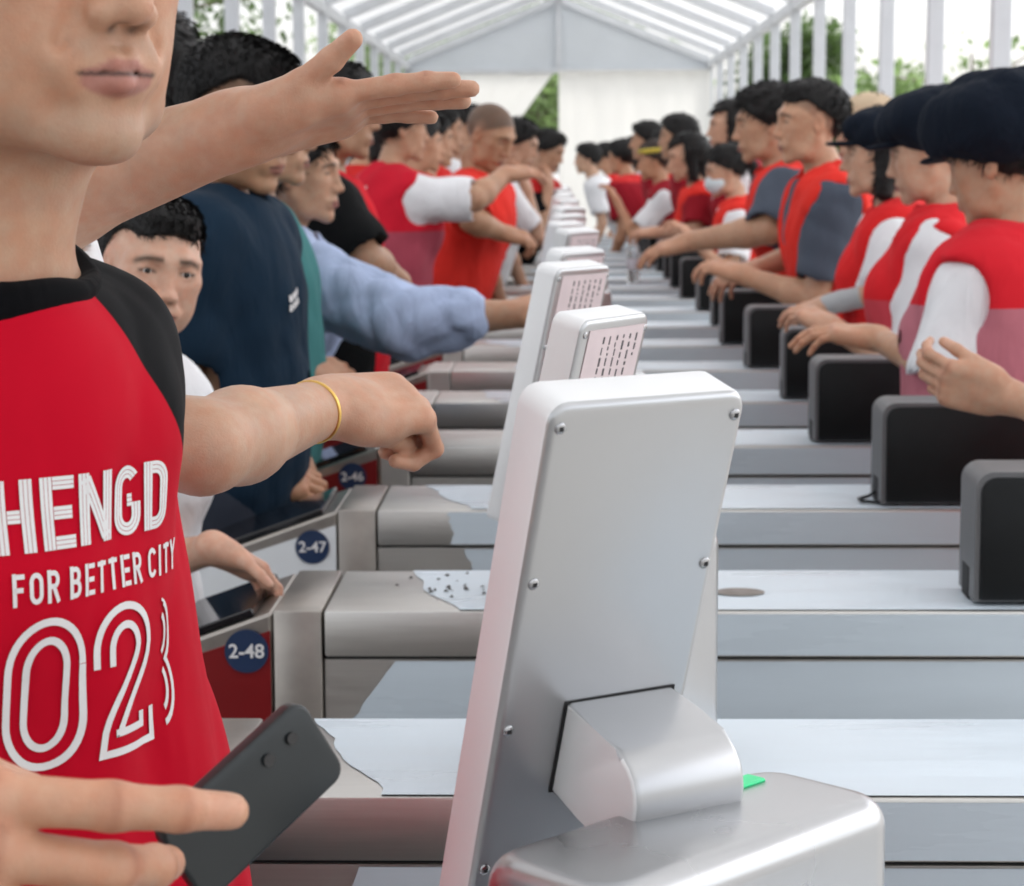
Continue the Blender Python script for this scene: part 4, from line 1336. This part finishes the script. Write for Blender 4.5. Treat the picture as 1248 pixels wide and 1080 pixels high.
        link('collar', np_mesh('collar', V, F), collar['m'], e)
    info = dict(e=e, base=base, f=f, l=l, C=C, k=k, hc=hc, hf=hf, hl=hl, hu=hu, S=S, arms=arms, P=P)
    if extra: extra(info)
    return info

def bracelet(info, side, t, m, name='bracelet', tube=(.0028, .0028), grow=.0008):
    for s, sh, el, wr, up, fore, a in info['arms']:
        if s != side: continue
        p = el.lerp(wr, t); ax = (wr-el).normalized()
        r = fore[1].r1 + (fore[1].r2-fore[1].r1)*max((t-.28)/.72, 0) + grow
        x = ax.cross(Vector((0, 0, 1))).normalized(); y = ax.cross(x)
        link(name, ring_mesh(name, p-info['base'], x, y, r, r, tube, 28, 8), m, info['e'])

def eyes(info):
    for s in (-1, 1):
        bm = bmesh.new()
        c = Vector(info['P'](.291, s*.145, .010)) - info['base']
        bmesh.ops.create_uvsphere(bm, u_segments=18, v_segments=12, radius=.052*info['S'], matrix=Matrix.Translation(c))
        o = link('eye', bm_mesh('eye', bm), EYEW, info['e'], smooth=True)
        bm = bmesh.new()
        bmesh.ops.create_uvsphere(bm, u_segments=14, v_segments=8, radius=.030*info['S'], matrix=Matrix.Translation(c+info['hf']*.0275*info['S']))
        link('iris', bm_mesh('iris', bm), EYED, o, smooth=True)
# ------------------------------------------------------------------ people
RED = (.62, .018, .022)
def C_(n, col, **k): return cloth(n, col, **k)
WHITE = C_('white_cotton', (.78, .78, .80))
REDV = C_('red_vest_cloth', (.66, .02, .022), fold=.6)
REDV2 = C_('orange_red_vest_cloth', (.72, .035, .025), fold=.6)
MAROON = C_('maroon_cloth', (.30, .012, .022), fold=.3)
REDT = C_('red_tee', (.62, .022, .02), fold=.3)
BLACKC = C_('black_cotton', (.004, .0045, .005), fold=.3)
CAPM = C_('black_cap_cloth', (.009, .013, .022), fold=.5, fscale=30)
NAVY = C_('navy_cotton', (.008, .022, .042), fold=.5)
TEAL = C_('teal_cotton', (.055, .20, .20), fold=.3)
BLUE = C_('pale_blue_shirt', (.42, .50, .70), fold=.55, fscale=18)
GREYN = C_('slate_cotton', (.075, .09, .12), fold=.3)
BEIGE = C_('beige_cloth', (.55, .43, .30), fold=.3)
GREYS = C_('grey_sleeve', (.45, .47, .48), fold=.3)
GL, GV = 'visitors on the left of the gates', 'volunteers on the right of the gates'

# --- foreground man in the red jersey
fy = -44.0
jf = Vector((math.cos(R(fy)), math.sin(R(fy)), 0)); jl = Vector((-jf.y, jf.x, 0))
hd1 = Vector((-.296, 1.196, 1.619))
# raglan seams: plane through the neck side and the arm pit on each shoulder, in object space
def raglan(side):
    a = jf*.06 + jl*side*.046 + Vector((0, 0, 1.45)); b = jf*.10 + jl*side*.158 + Vector((0, 0, 1.27))
    n = (b-a).cross(jf).normalized()
    if n.dot(jl*side) < 0: n = -n
    return (n.x, n.y, n.z, n.dot(a), (.004, .004, .005))
JERSEY = cloth('red_jersey', (.51, .003, .019), planes=(raglan(1), raglan(-1)), rough=.62, fold=.5, fscale=7, weave=1400, var=.05)
JERSEY.node_tree.nodes['Principled BSDF'].inputs['Specular IOR Level'].default_value = 0.05
p1 = person('man in a red jersey printed HENGD and 02 with black sleeves at the left edge', hd1, fy, hyaw=-43, hpitch=0, squash=.972, swl=.058, stubble=.55, face=dict(jaw=1.06, nose=.95, cheek=1.0, brow=1.0),
    tone=(.52, .305, .20), h=.005, hh=.0022, hhand=.0022, seed=21, shw=.125, girth=.74, group=GL, headS=.230, lean=.105, shift=(-.026, -.01, 0),
    Rr=dict(elbow=(-.56, 1.10, 1.10), wrist=at(-345, 1012, .88), hd=(.96, .02, -.20), hn=(-.1, .95, -.25), ht=(.15, .25, .95), hs=1.18,
            curls=[(8, 16, 10), (26, 40, 18), (36, 54, 24), (42, 58, 28)], spread=.10, thumb=(.6, .06, .6), tcurl=.5),
    L=dict(off=(-.065, .03, -.035), thick=.66, elbow=(-.46, 1.50, 1.12), wrist=(-.45, 1.44, .90)),
    shirt=dict(m=JERSEY, loose=.015, amp=.012, vert=.25, h=.005, hem=.74, sleeve=.72, sleeveL=.99, flare=((.03, .055, .98), (.15, .155, .36))), collar=dict(m=C_('black_rib', (.004, .004, .005), weave=500)),
    hair='short', strands=2500, trousers=(.02, .022, .03))
eyes(p1)
JSHIRT = STATS['shirt']

# printing on the jersey: stroked letters laid on the cloth
def bez(pts, n=10):
    out = []
    for i in range(n+1):
        t = i/n; q = [Vector((p[0], p[1])) for p in pts]
        while len(q) > 1: q = [q[j].lerp(q[j+1], t) for j in range(len(q)-1)]
        out.append((q[0].x, q[0].y))
    return out
def arc(cx, cy, rx, ry, a0, a1, n=14):
    return [(cx+rx*math.cos(R(a0+(a1-a0)*i/n)), cy+ry*math.sin(R(a0+(a1-a0)*i/n))) for i in range(n+1)]
GLY = {  # unit box 0..w x 0..1, centre lines
    'H': (.62, [[(.12, 0), (.12, 1)], [(.50, 0), (.50, 1)], [(.22, .5), (.40, .5)]]),
    'E': (.55, [[(.12, 0), (.12, 1)], [(.22, .91), (.54, .91)], [(.22, .5), (.50, .5)], [(.22, .09), (.54, .09)]]),
    'N': (.66, [[(.11, 0), (.11, 1)], [(.14, .93), (.52, .07)], [(.55, 0), (.55, 1)]]),
    'G': (.58, [arc(.29, .70, .19, .21, 35, 180) + [(.10, .3)] + arc(.29, .30, .19, .21, 180, 360) + [(.48, .46)], [(.30, .5), (.40, .5)]]),
    'D': (.56, [[(.11, 0), (.11, 1)], [(.2, .91), (.26, .91)] + arc(.26, .70, .20, .21, 90, 0) + arc(.26, .30, .20, .21, 0, -90) + [(.2, .09)]]),
    'F': (.5, [[(.1, 0), (.1, 1)], [(.1, .9), (.48, .9)], [(.1, .5), (.42, .5)]]),
    'O': (.58, [arc(.29, .68, .19, .22, 0, 180) + arc(.29, .32, .19, .22, 180, 360) + [(.48, .68)]]),
    'R': (.56, [[(.1, 0), (.1, 1)], [(.1, .9), (.3, .9)] + arc(.3, .7, .16, .2, 90, -90) + [(.1, .5)], [(.28, .5), (.5, 0)]]),
    'B': (.56, [[(.1, 0), (.1, 1)], [(.1, .9), (.28, .9)] + arc(.28, .71, .15, .19, 90, -90) + [(.1, .52)], [(.28, .52)] + arc(.29, .31, .17, .21, 90, -90) + [(.1, .1)]]),
    'T': (.52, [[(.26, 0), (.26, 1)], [(.02, .9), (.50, .9)]]),
    'C': (.55, [arc(.29, .68, .19, .22, 20, 180) + arc(.29, .32, .19, .22, 180, 340)]),
    'I': (.26, [[(.13, 0), (.13, 1)]]),
    'Y': (.54, [[(.05, 1), (.27, .5)], [(.49, 1), (.27, .5)], [(.27, .52), (.27, 0)]]),
    '0': (.62, [arc(.31, .66, .21, .26, 0, 180, 20) + arc(.31, .34, .21, .26, 180, 360, 20) + [(.52, .66)]]),
    '2': (.60, [[(.11, .60)] + arc(.30, .70, .19, .22, 180, 0, 18) + bez([(.49, .70), (.48, .52), (.16, .30), (.14, .09)], 10) + [(.52, .09), (.52, .24)]]),
    '3': (.60, [arc(.29, .71, .19, .21, 170, -60, 18) + arc(.29, .29, .20, .22, 70, -170, 18)]),
}
def split_sharp(strokes):
    out = []
    for st in strokes:
        cur = [st[0]]
        for i in range(1, len(st)):
            cur.append(st[i])
            if i < len(st)-1:
                a = Vector(st[i])-Vector(st[i-1]); b = Vector(st[i+1])-Vector(st[i])
                if a.length > 1e-6 and b.length > 1e-6 and a.angle(b) > R(125): out.append(cur); cur = [st[i]]
        out.append(cur)
    return out
def ribbons(path, offs, half):
    """parallel bands along a path; offs = offsets of band centres, half = half width"""
    P = [Vector(path[0])]
    for p in path[1:]:
        if (Vector(p)-P[-1]).length > 1e-4: P.append(Vector(p))
    # resample
    Q = [P[0]]
    for a, b in zip(P[:-1], P[1:]):
        n = max(1, int((b-a).length/.04))
        Q += [a.lerp(b, (i+1)/n) for i in range(n)]
    out = []
    for o in offs:
        V = []
        for i, p in enumerate(Q):
            d0 = (Q[i]-Q[i-1]).normalized() if i else (Q[1]-Q[0]).normalized()
            d1 = (Q[i+1]-Q[i]).normalized() if i < len(Q)-1 else d0
            d = (d0+d1); d = d.normalized() if d.length > .3 else d1
            nn = Vector((-d.y, d.x))
            sc = 1/max(d.dot(d1), .45)
            V.append((p+nn*(o-half)*sc, p+nn*(o+half)*sc))
        out.append(V)
    return out
bvh = BVHTree.FromPolygons([tuple(v.co) for v in JSHIRT.data.vertices], [tuple(p.vertices) for p in JSHIRT.data.polygons])
jinfo = p1
def print_line(name, text, u0, z0, height, offs, half, wide=1.0, gap=.08, skew=0.0, lift=.0011, cut=None):
    """text starts at lateral offset u0 (toward the wearer's left), baseline z0"""
    u = u0
    for ch in text:
        if ch == ' ': u += .30*height*wide; continue
        w, strokes = GLY[ch]
        V, F = [], []
        for st in split_sharp(strokes):
            for band in ribbons(st, offs, half):
                rows = []
                for a, b in band:
                    r_ = []
                    for q in (a, (a+b)/2, b):
                        uu = u + q.x*height*wide; zz = z0 + q.y*height + skew*(uu-u0)
                        o_ = jl*uu + jf*.5 + Vector((0, 0, zz))
                        hit = bvh.ray_cast(o_, -jf)
                        if hit[0] is None or (cut and uu < cut): r_.append(None); continue
                        r_.append(hit[0] + hit[1]*lift if hit[1].dot(jf) > 0 else hit[0]-hit[1]*lift)
                    rows.append(r_)
                for A, B in zip(rows[:-1], rows[1:]):
                    for i in (0, 1):
                        q = (A[i], A[i+1], B[i+1], B[i])
                        if any(x is None for x in q): continue
                        if max((q[0]-q[2]).length, (q[1]-q[3]).length) > .02: continue
                        o_ = len(V); V += [tuple(x) for x in q]; F.append((o_, o_+1, o_+2, o_+3))
        if F: link(name, np_mesh(name, V, F, False), PRINT, JSHIRT)
        u += (w+gap)*height*wide
TRI = (-.062, 0.0, .062)
print_line('printed_letter', 'HENGD', -.030, 1.292, .0405, TRI, .027, wide=.98, gap=.05)
print_line('printed_letter', 'FOR BETTER CITY', -.022, 1.263, .0185, (0,), .075, wide=.80, gap=.13)
print_line('printed_numeral', '02', -.027, 1.166, .088, (-.062, .062), .025, wide=.98, gap=.02)
print_line('printed_numeral', '3', .076, 1.172, .078, (-.052, .052), .024, wide=.55, gap=.02, cut=.090)

# the phone he holds
def phone_obj(a, b, c, th, label):
    """a,b long edge ends, c end of the short edge from a"""
    a, b, c = Vector(a), Vector(b), Vector(c)
    x = (c-a); z = (b-a); wx, wz = x.length, z.length
    z.normalize(); x = (x - z*x.dot(z)).normalized(); y = z.cross(x)
    e = tag(empty('mobile_phone', a), label, 'phone')
    M = Matrix((x, y, z)).transposed().to_4x4()
    bm = bmesh.new(); add_box(bm, 0, wx, 0, th, 0, wz)
    es = [q for q in bm.edges if abs(q.verts[0].co.y-q.verts[1].co.y) > th*.5]
    bmesh.ops.bevel(bm, geom=es, offset=.009, segments=5, affect='EDGES', profile=.5)
    es = [q for q in bm.edges if all(abs(v.co.y) < 1e-6 for v in q.verts) or all(abs(v.co.y-th) < 1e-6 for v in q.verts)]
    bmesh.ops.bevel(bm, geom=es, offset=.0022, segments=3, affect='EDGES', profile=.5)
    me = bm_mesh('case', bm); smooth_by_angle(me, 35)
    o = link('case', me, mat('phone_case', (.012, .016, .018), rough=.32, var=.1, scale=30, bump=.05), e); o.matrix_local = M
    bm = bmesh.new(); add_box(bm, .004, wx-.004, th-.0002, th+.0006, .006, wz-.006)
    s = link('screen', bm_mesh('screen', bm), GLASSB, e); s.matrix_local = M
    for i, (px, pz) in enumerate(((.013, wz-.017), (.013, wz-.034))):
        bm = bmesh.new(); bmesh.ops.create_cone(bm, cap_ends=True, segments=20, radius1=.0034, radius2=.0033, depth=.0012, matrix=Matrix.Translation((px, -.0012, pz)) @ Matrix.Rotation(math.pi/2, 4, 'X'))
        s = link('lens', bm_mesh('lens', bm), GLASSB, e); s.matrix_local = M
    return e
phone_obj(at(192, 1012, 1.00), at(368, 850, 1.06), at(272, 1084, 1.02), .011, 'black mobile phone held by the man in the red jersey')

# --- person hidden behind him: one arm raised across the picture, the other working at the gate
p2 = person('person behind the jersey man, one arm raised across, gold bracelet on the other', at(20, 40, 1.80), 5, hyaw=45, tone='fair', male=True, h=.008, hh=.006, hhand=.0028, seed=31, group=GL,
    L=dict(elbow=at(-15, 262, 1.80), wrist=at(296, 155, 1.70), thick=1.12, hd=(.97, -.02, .19), hn=(.0, -.45, -.88), ht=(-.02, -.95, .3), hs=.93,
           curls=[(2, 4, 3), (3, 5, 3), (4, 6, 4), (6, 8, 5)], spread=.0, thumb=(.98, .15, -.30), tcurl=-.12),
    Rr=dict(off=(.02, .04, -.05), elbow=at(246, 546, 1.64), wrist=at(400, 496, 1.84), thick=.88, hd=(.80, .58, -.02), hn=(.2, -.2, -.95), ht=(.1, -.6, -.3), hs=.9,
            curls=[(58, 84, 48), (60, 86, 48), (62, 88, 50), (66, 90, 50)], spread=.0, thumb=(.9, -.05, .5), tcurl=.35),
    shirt=dict(m=WHITE, sleeve=.55, sleeveR=.25, loose=.012), hair='short')
bracelet(p2, -1, .86, GOLD, tube=(.0018, .0022))

# --- long haired visitor in maroon, mostly hidden
person('dark haired visitor in a maroon top just behind the jersey man\'s chin', at(196, 84, 4.75), 30, hyaw=80, tone='fair', male=False, seed=33, group=GL, h=.011, shirt=dict(m=C_('plum_cloth', (.07, .012, .02)), sleeve=.5), hair='long')
# --- child
kid = person('child in a white tee peeping out beside the black jersey sleeve', at(186, 326, 2.95), -55, shift=(-.065, .02, 0), girth=.8, shw=.115, hyaw=-62, hroll=-8, hpitch=-6, tone=(.60, .37, .27), male=False, h=.009, hh=.0032, hhand=.0035, seed=35, group=GL, headS=.193, hs=.95,
    L=dict(wrist=at(262, 668, 2.86), hd=(.75, .25, -.5), hn=(0, -.3, -1), ht=(.3, -.7, .3), thick=1.05, curls=[(25, 35, 20)]*4, pole=Vector((-.2, -.2, -1))),
    shirt=dict(m=WHITE, sleeve=.6), hair='crew', strands=3000, face=dict(jaw=.92, nose=.6, cheek=1.16, brow=.9, chin=-.02, eye=1.25))
eyes(kid)
# --- navy tee
nv = person('man in a navy tee with cropped hair, standing under the raised arm', at(292, 140, 3.98), -12, hyaw=-22, hpitch=-12, tone='tan', h=.009, hh=.0038, hhand=.004, seed=37, group=GL, girth=.94, headS=.265, scalp=.55,
    Rr=dict(wrist=at(308, 592, 3.95), hd=(.9, .25, .05), hn=(0, .3, -1), ht=(.1, .7, .5), curls=[(35, 45, 25)]*4, thick=.95),
    L=dict(wrist=at(360, 560, 4.3)),
    shirt=dict(m=NAVY, loose=.022, amp=.014, h=.007), hair='crew', strands=4500)
bracelet(nv, -1, .90, WHITEB, tube=(.002, .004))
bracelet(nv, -1, .55, BLACKC, 'wrist_watch', tube=(.004, .012))
# small white print on the navy chest
def chest_mark(info, o, u, z, w_, h_, name='chest_print'):
    b = BVHTree.FromPolygons([tuple(v.co) for v in o.data.vertices], [tuple(p.vertices) for p in o.data.polygons])
    f, l, V, F = info['f'], info['l'], [], []
    for i in range(4):
        for j in range(2):
            q = []
            for du, dz in ((0, 0), (.8, 0), (.8, .7), (0, .7)):
                hit = b.ray_cast(l*(u+w_*(i+du)/4) + f*.8 + Vector((0, 0, z+h_*(j+dz)/2+i*.004)), -f)
                q.append(None if hit[0] is None else tuple(hit[0]+f*.004))
            if None in q: continue
            n = len(V); V += q; F.append((n, n+1, n+2, n+3))
    if F: link(name, np_mesh(name, V, F, False), PRINT, o)
chest_mark(nv, STATS['shirt'], -.06, 1.24, .05, .035)
# --- teal
person('visitor in a teal tee between the navy man and the blue sleeve', at(322, 158, 4.45), 0, tone='mid', seed=39, group=GL, h=.010,
    Rr=dict(wrist=at(372, 455, 4.4)), shirt=dict(m=TEAL, loose=.02, sleeve=.85), hair='short')
# --- pale blue long sleeve
bl = person('visitor in a pale blue shirt stretching an arm behind the terminals', at(366, 213, 4.9), -5, hyaw=-8, tone='mid', male=False, seed=41, group=GL, h=.009, hh=.005, lean=.14, H=1.66,
    Rr=dict(off=(.05, -.0, 0), elbow=at(492, 392, 4.65), wrist=at(628, 383, 4.68), thick=1.4, hd=(.97, .1, .15), hn=(0, .2, -1), ht=(0, .6, .6), curls=[(10, 15, 10)]*4),
    shirt=dict(m=BLUE, loose=.02, sleeveR=1.52, sleeveL=1.5, amp=.022, h=.007), hair='bun', strands=1500)
# --- red jersey, black sleeve
person('visitor in a red jersey with a black sleeve and bare elbow', at(410, 138, 5.5), 5, tone='tan', seed=43, group=GL, h=.010, hh=.006, girth=1.05,
    Rr=dict(elbow=at(443, 318, 5.3), wrist=at(485, 345, 5.55), thick=1.25),
    shirt=dict(m=cloth('red_jersey_black_sleeve', (.58, .006, .018), planes=((0, -1, 0, .115, (.004, .0045, .005)),), fold=.3), loose=.02, sleeve=.72), hair='short')
# --- woman in printed red vest, seen from behind
def back_print(info):
    o = info['vest'] if 'vest' in info else STATS['vest']
    b = BVHTree.FromPolygons([tuple(v.co) for v in o.data.vertices], [tuple(p.vertices) for p in o.data.polygons])
    r = random.Random(4)
    f, l = info['f'], info['l']
    for row in range(2):
        V, F = [], []
        for cidx in range(4):
            for s in range(7):
                u = -.055+cidx*.03 + r.uniform(0, .018); z = 1.37-row*.045 + r.uniform(-.016, .016)
                w_, h_ = (r.uniform(.010, .022), .0035) if s % 2 else (.0035, r.uniform(.012, .026))
                q = []
                for du, dz in ((0, 0), (w_, 0), (w_, h_), (0, h_)):
                    hit = b.ray_cast(l*(-(u+du)) + f*-.6 + Vector((0, 0, (z+dz)*info['k'])), f)
                    q.append(None if hit[0] is None else tuple(hit[0]-f*.004))
                if None in q: continue
                n = len(V); V += q; F.append((n, n+1, n+2, n+3))
        if F: link('printed_line', np_mesh('print', V, F, False), PRINT, o)
person('woman in a red printed vest with tied black hair, one white sleeve reaching out', at(488, 158, 7.7), 38, hyaw=20, tone='mid', male=False, seed=45, group=GL, lean=.1, h=.010, girth=1.05,
    Rr=dict(elbow=at(578, 243, 7.55), wrist=at(616, 213, 7.7), thick=1.25, hd=(.8, .3, .1), curls=[(20, 25, 15)]*4),
    shirt=dict(m=WHITE, sleeve=.85), vest=dict(m=cloth('red_vest_mesh_back', (.56, .012, .03), planes=((0, 0, -1, -1.28, (.36, .06, .09)),), fold=.3)), hair='bun', extra=back_print)
# --- buzz cut man
person('heavy man with a buzz cut in a bright red tee leaning over his gate', at(597, 165, 8.5), -20, hyaw=-30, hpitch=-25, tone='tan', seed=47, group=GL, h=.010, lean=.20, H=1.75, girth=1.22, headS=.25, scalp=.72,
    Rr=dict(elbow=at(575, 268, 8.2), wrist=at(612, 284, 8.3), thick=1.2, hd=(.9, .1, -.2), curls=[(40, 50, 30)]*4), shirt=dict(m=REDV2, loose=.022, sleeve=.8), hair=None)
for i, (px, py, d, st, lab) in enumerate(((527, 172, 9.8, 'short', 'dark haired visitor in red just left of the buzz cut man'), (556, 156, 10.8, 'short', 'dark haired visitor whose head shows just left of the buzz cut'),
                                         (455, 158, 8.6, 'bob', 'dark bobbed visitor behind the raised hand'))):
    person(lab, at(px, py, d), 5+10*i, tone='mid', seed=50+i, group=GL, lean=.15, h=.012, hh=.007, hhand=.007, shirt=dict(m=[REDT, WHITE, REDT][i], sleeve=.6), hair=st)
person('boy in a white tee looking down at his gate', at(632, 176, 10.8), -10, hpitch=-15, tone='fair', seed=55, group=GL, lean=.2, h=.011, hh=.006, hhand=.006,
    Rr=dict(wrist=at(642, 232, 10.7)), shirt=dict(m=WHITE, sleeve=.7), hair='short')
person('man in a black jersey with red collar near the far end of the left row', at(668, 184, 12.8), -20, hpitch=-18, tone='mid', seed=57, group=GL, lean=.25, h=.012, hh=.006, hhand=.007,
    Rr=dict(wrist=at(668, 230, 12.6)), shirt=dict(m=cloth('black_jersey_red_front', (.005, .005, .006), planes=((0, 0, 1, 1.36, (.45, .02, .02)),)), sleeve=.7), hair='short')

# --- volunteers on the right, facing left
def yoke(n, top, low, z): return cloth(n, low, planes=((0, 0, 1, z, top),), fold=.35)
person('nearest volunteer in a puffy black cap, pink mesh back of the red vest toward us', at(1214, 200, 4.05), 138, hyaw=150, hpitch=-12, tone='mid', male=False, h=.008, hh=.005, hhand=.004, seed=61, group=GV, girth=1.12,
    L=dict(elbow=at(1150, 455, 3.9), wrist=at(1068, 412, 4.2), hd=(-.95, .15, .12), hn=(.1, -.1, -1), ht=(0, .9, .2), hs=1.05, curls=[(12, 22, 14), (14, 24, 14), (16, 26, 16), (20, 30, 16)]),
    shirt=dict(m=WHITE, loose=.016, sleeve=.97, amp=.009), vest=dict(m=yoke('vest_pink_mesh', (.66, .018, .03), (.50, .17, .21), 1.245), loose=.034), hair='bun', cap=dict(kind='newsboy', m=CAPM, size=1.3, button=True))
pv = person('volunteer in a white collared shirt, red vest and black flat cap', at(1133, 188, 4.95), 165, hyaw=165, hpitch=-8, tone='fair', male=False, h=.008, hh=.005, seed=63, group=GV,
    L=dict(wrist=at(1015, 400, 4.9)), shirt=dict(m=WHITE, loose=.022, sleeve=.9), vest=dict(m=yoke('vest_red_pink', (.66, .018, .025), (.55, .06, .08), 1.2), loose=.03), collar=dict(m=WHITE), hair='crew', cap=dict(kind='newsboy', m=CAPM, size=1.14))
person('volunteer with a black bob under a black cap and a grey arm sleeve', at(1072, 190, 5.78), 172, tone='fair', male=False, h=.009, hh=.005, seed=65, group=GV, lean=.08,
    L=dict(elbow=at(1085, 352, 5.6), wrist=at(1008, 372, 5.7)), shirt=dict(m=WHITE, loose=.022, sleeve=.75), vest=dict(m=REDV, loose=.03), hair='bob', cap=dict(kind='newsboy', m=CAPM, size=.98),
    extra=lambda I: [link('arm_sleeve', np_mesh('arm_sleeve', *(lambda q: (q[0]-A3(I['base']), q[1]))(carve([(1, Cone(el.lerp(sh, .3), el, .047*a, .042*a), .01), (1, Cone(el, wr, .045*a, .032*a), .01)], .008, post=lambda P: folds(P, 3, .004)))), GREYS, I['e']) for s, sh, el, wr, up, fo, a in I['arms'] if s > 0])
def tee_badge(I):
    pass
person('volunteer in a beige bucket hat and white tee behind the capped ones', at(1056, 163, 7.1), 178, tone='fair', male=False, h=.010, seed=67, group=GV,
    L=dict(wrist=at(905, 335, 6.7), thick=1.2), shirt=dict(m=WHITE, loose=.024, sleeve=.7), vest=dict(m=REDV2, loose=.032), hair='long', hairm=HAIRB, cap=dict(kind='bucket', m=BEIGE))
person('bareheaded young man in a red vest over a dark tee, profile to the left', at(988, 150, 6.55), 185, hyaw=185, tone='mid', h=.009, hh=.0045, seed=69, group=GV, lean=.14, headS=.245, scalp=.4,
    L=dict(wrist=at(905, 335, 6.5)), shirt=dict(m=GREYN, loose=.02, sleeve=.7), vest=dict(m=REDV2, loose=.03), hair='crew', strands=2500)
person('man with slate sleeves and red vest reaching far left over a reader', at(934, 152, 7.4), 178, hpitch=-4, tone='mid', h=.009, hh=.005, seed=71, group=GV, headS=.25, lean=.24,
    L=dict(elbow=at(938, 280, 7.15), wrist=at(838, 295, 7.3), thick=1.2, hd=(-.95, .1, -.25), curls=[(15, 20, 15)]*4), shirt=dict(m=GREYN, loose=.024, sleeve=.82), vest=dict(m=REDV2, loose=.032), hair='short', strands=1800)
person('tall dark haired volunteer half hidden behind the masked one', at(889, 155, 10.1), 180, tone='fair', seed=73, group=GV, lean=.2, h=.011, hh=.006, shirt=dict(m=WHITE, sleeve=.6), vest=dict(m=MAROON), hair='bob', male=False)
person('volunteer with a pale face mask and ponytail in a red vest', at(885, 208, 9.5), 178, hpitch=-10, tone='fair', male=False, seed=75, group=GV, lean=.2, h=.010, hh=.006,
    L=dict(wrist=at(845, 292, 9.3)), shirt=dict(m=WHITE, sleeve=.6), vest=dict(m=REDV2), hair='pony', mask=True)
person('woman with short dark hair in a maroon shirt and red vest, bare forearm', at(838, 192, 10.5), 180, hpitch=-8, tone='fair', male=False, seed=77, group=GV, lean=.26, h=.010, hh=.006,
    L=dict(elbow=at(848, 282, 10.3), wrist=at(800, 283, 10.35), thick=1.1), shirt=dict(m=MAROON, loose=.02, sleeve=.75), vest=dict(m=REDV2, loose=.028), hair='bob')
person('dark haired volunteer looking over the shoulder of the woman in maroon', at(826, 168, 12.0), 178, tone='mid', seed=79, group=GV, lean=.3, h=.012, hh=.007, hhand=.007, shirt=dict(m=MAROON, sleeve=.6), hair='short')
person('volunteer with a yellow headband and brown ponytail in white sleeves', at(797, 196, 12.6), 178, hpitch=-5, tone='warm', male=False, seed=81, group=GV, lean=.28, h=.011, hh=.006, hhand=.007,
    L=dict(wrist=at(752, 246, 12.5)), shirt=dict(m=WHITE, sleeve=.7), vest=dict(m=MAROON), hair='pony', hairm=HAIRB, band=mat('yellow_band', (.65, .5, .06), rough=.6))
person('dark haired volunteer far back above the yellow headband', at(788, 172, 14.2), 178, tone='mid', seed=83, group=GV, lean=.35, h=.013, hh=.008, hhand=.008, shirt=dict(m=MAROON, sleeve=.6), hair='short')
person('volunteer in a maroon vest with a red collar, back half turned', at(758, 192, 15.0), 150, tone='warm', seed=85, group=GV, lean=.35, h=.012, hh=.007, hhand=.008, girth=1.1, shirt=dict(m=cloth('maroon_red_collar', (.30, .012, .022), planes=((0, 0, 1, 1.40, (.6, .03, .03)),)), loose=.03), hair='short')
person('volunteer in a white shirt facing left at the far end of the aisle', at(716, 194, 17.0), 178, tone='fair', seed=87, group=GV, lean=.45, h=.013, hh=.007, hhand=.008, shirt=dict(m=WHITE, loose=.025), hair='short', vest=None)
person('volunteer beyond the right edge with only a pinching hand in the frame', at(1420, 190, 3.25), 180, tone='fair', male=False, seed=89, group=GV, h=.010, hh=.006, hhand=.0032,
    L=dict(elbow=at(1345, 520, 3.05), wrist=at(1222, 482, 3.15), hd=(-.95, .1, .22), hn=(.15, .55, -.8), ht=(-.2, -.3, .8), hs=1.05, curls=[(30, 50, 25), (34, 52, 28), (38, 54, 30), (42, 56, 30)], thumb=(.9, .15, .4), tcurl=.25),
    shirt=dict(m=WHITE, sleeve=.8), vest=dict(m=REDV), hair='bun')
for i, (px, py, d, ya, st, m_, lab) in enumerate((
        (512, 176, 9.2, 10, 'short', WHITE, 'dark haired visitor between the printed vest woman and the buzz cut man'),
        (541, 160, 10.2, 0, 'bun', REDT, 'visitor with tied hair just beyond the raised fingertips'),
        (576, 158, 11.5, 5, 'short', GREYN, 'far visitor half hidden behind the buzz cut man'),
        (650, 186, 14.5, 0, 'short', WHITE, 'far visitor between the white tee boy and the black jersey man'),
        (811, 182, 13.4, 180, 'short', REDT, 'volunteer in red between the yellow headband and the maroon woman'),
        (774, 186, 16.0, 178, 'bob', WHITE, 'small volunteer between the maroon vest and the yellow headband'),
        (738, 192, 18.0, 178, 'short', REDT, 'tiny volunteer just left of the maroon vest'))):
    person(lab, at(px, py, d), ya, tone='mid', male=st == 'short', seed=101+i, group=GL if px < 690 else GV, h=.013, hh=.008, hhand=.008, lean=.25, shirt=dict(m=m_, sleeve=.65), hair=st, strands=400)
print('people triangles', STATS['tri'])
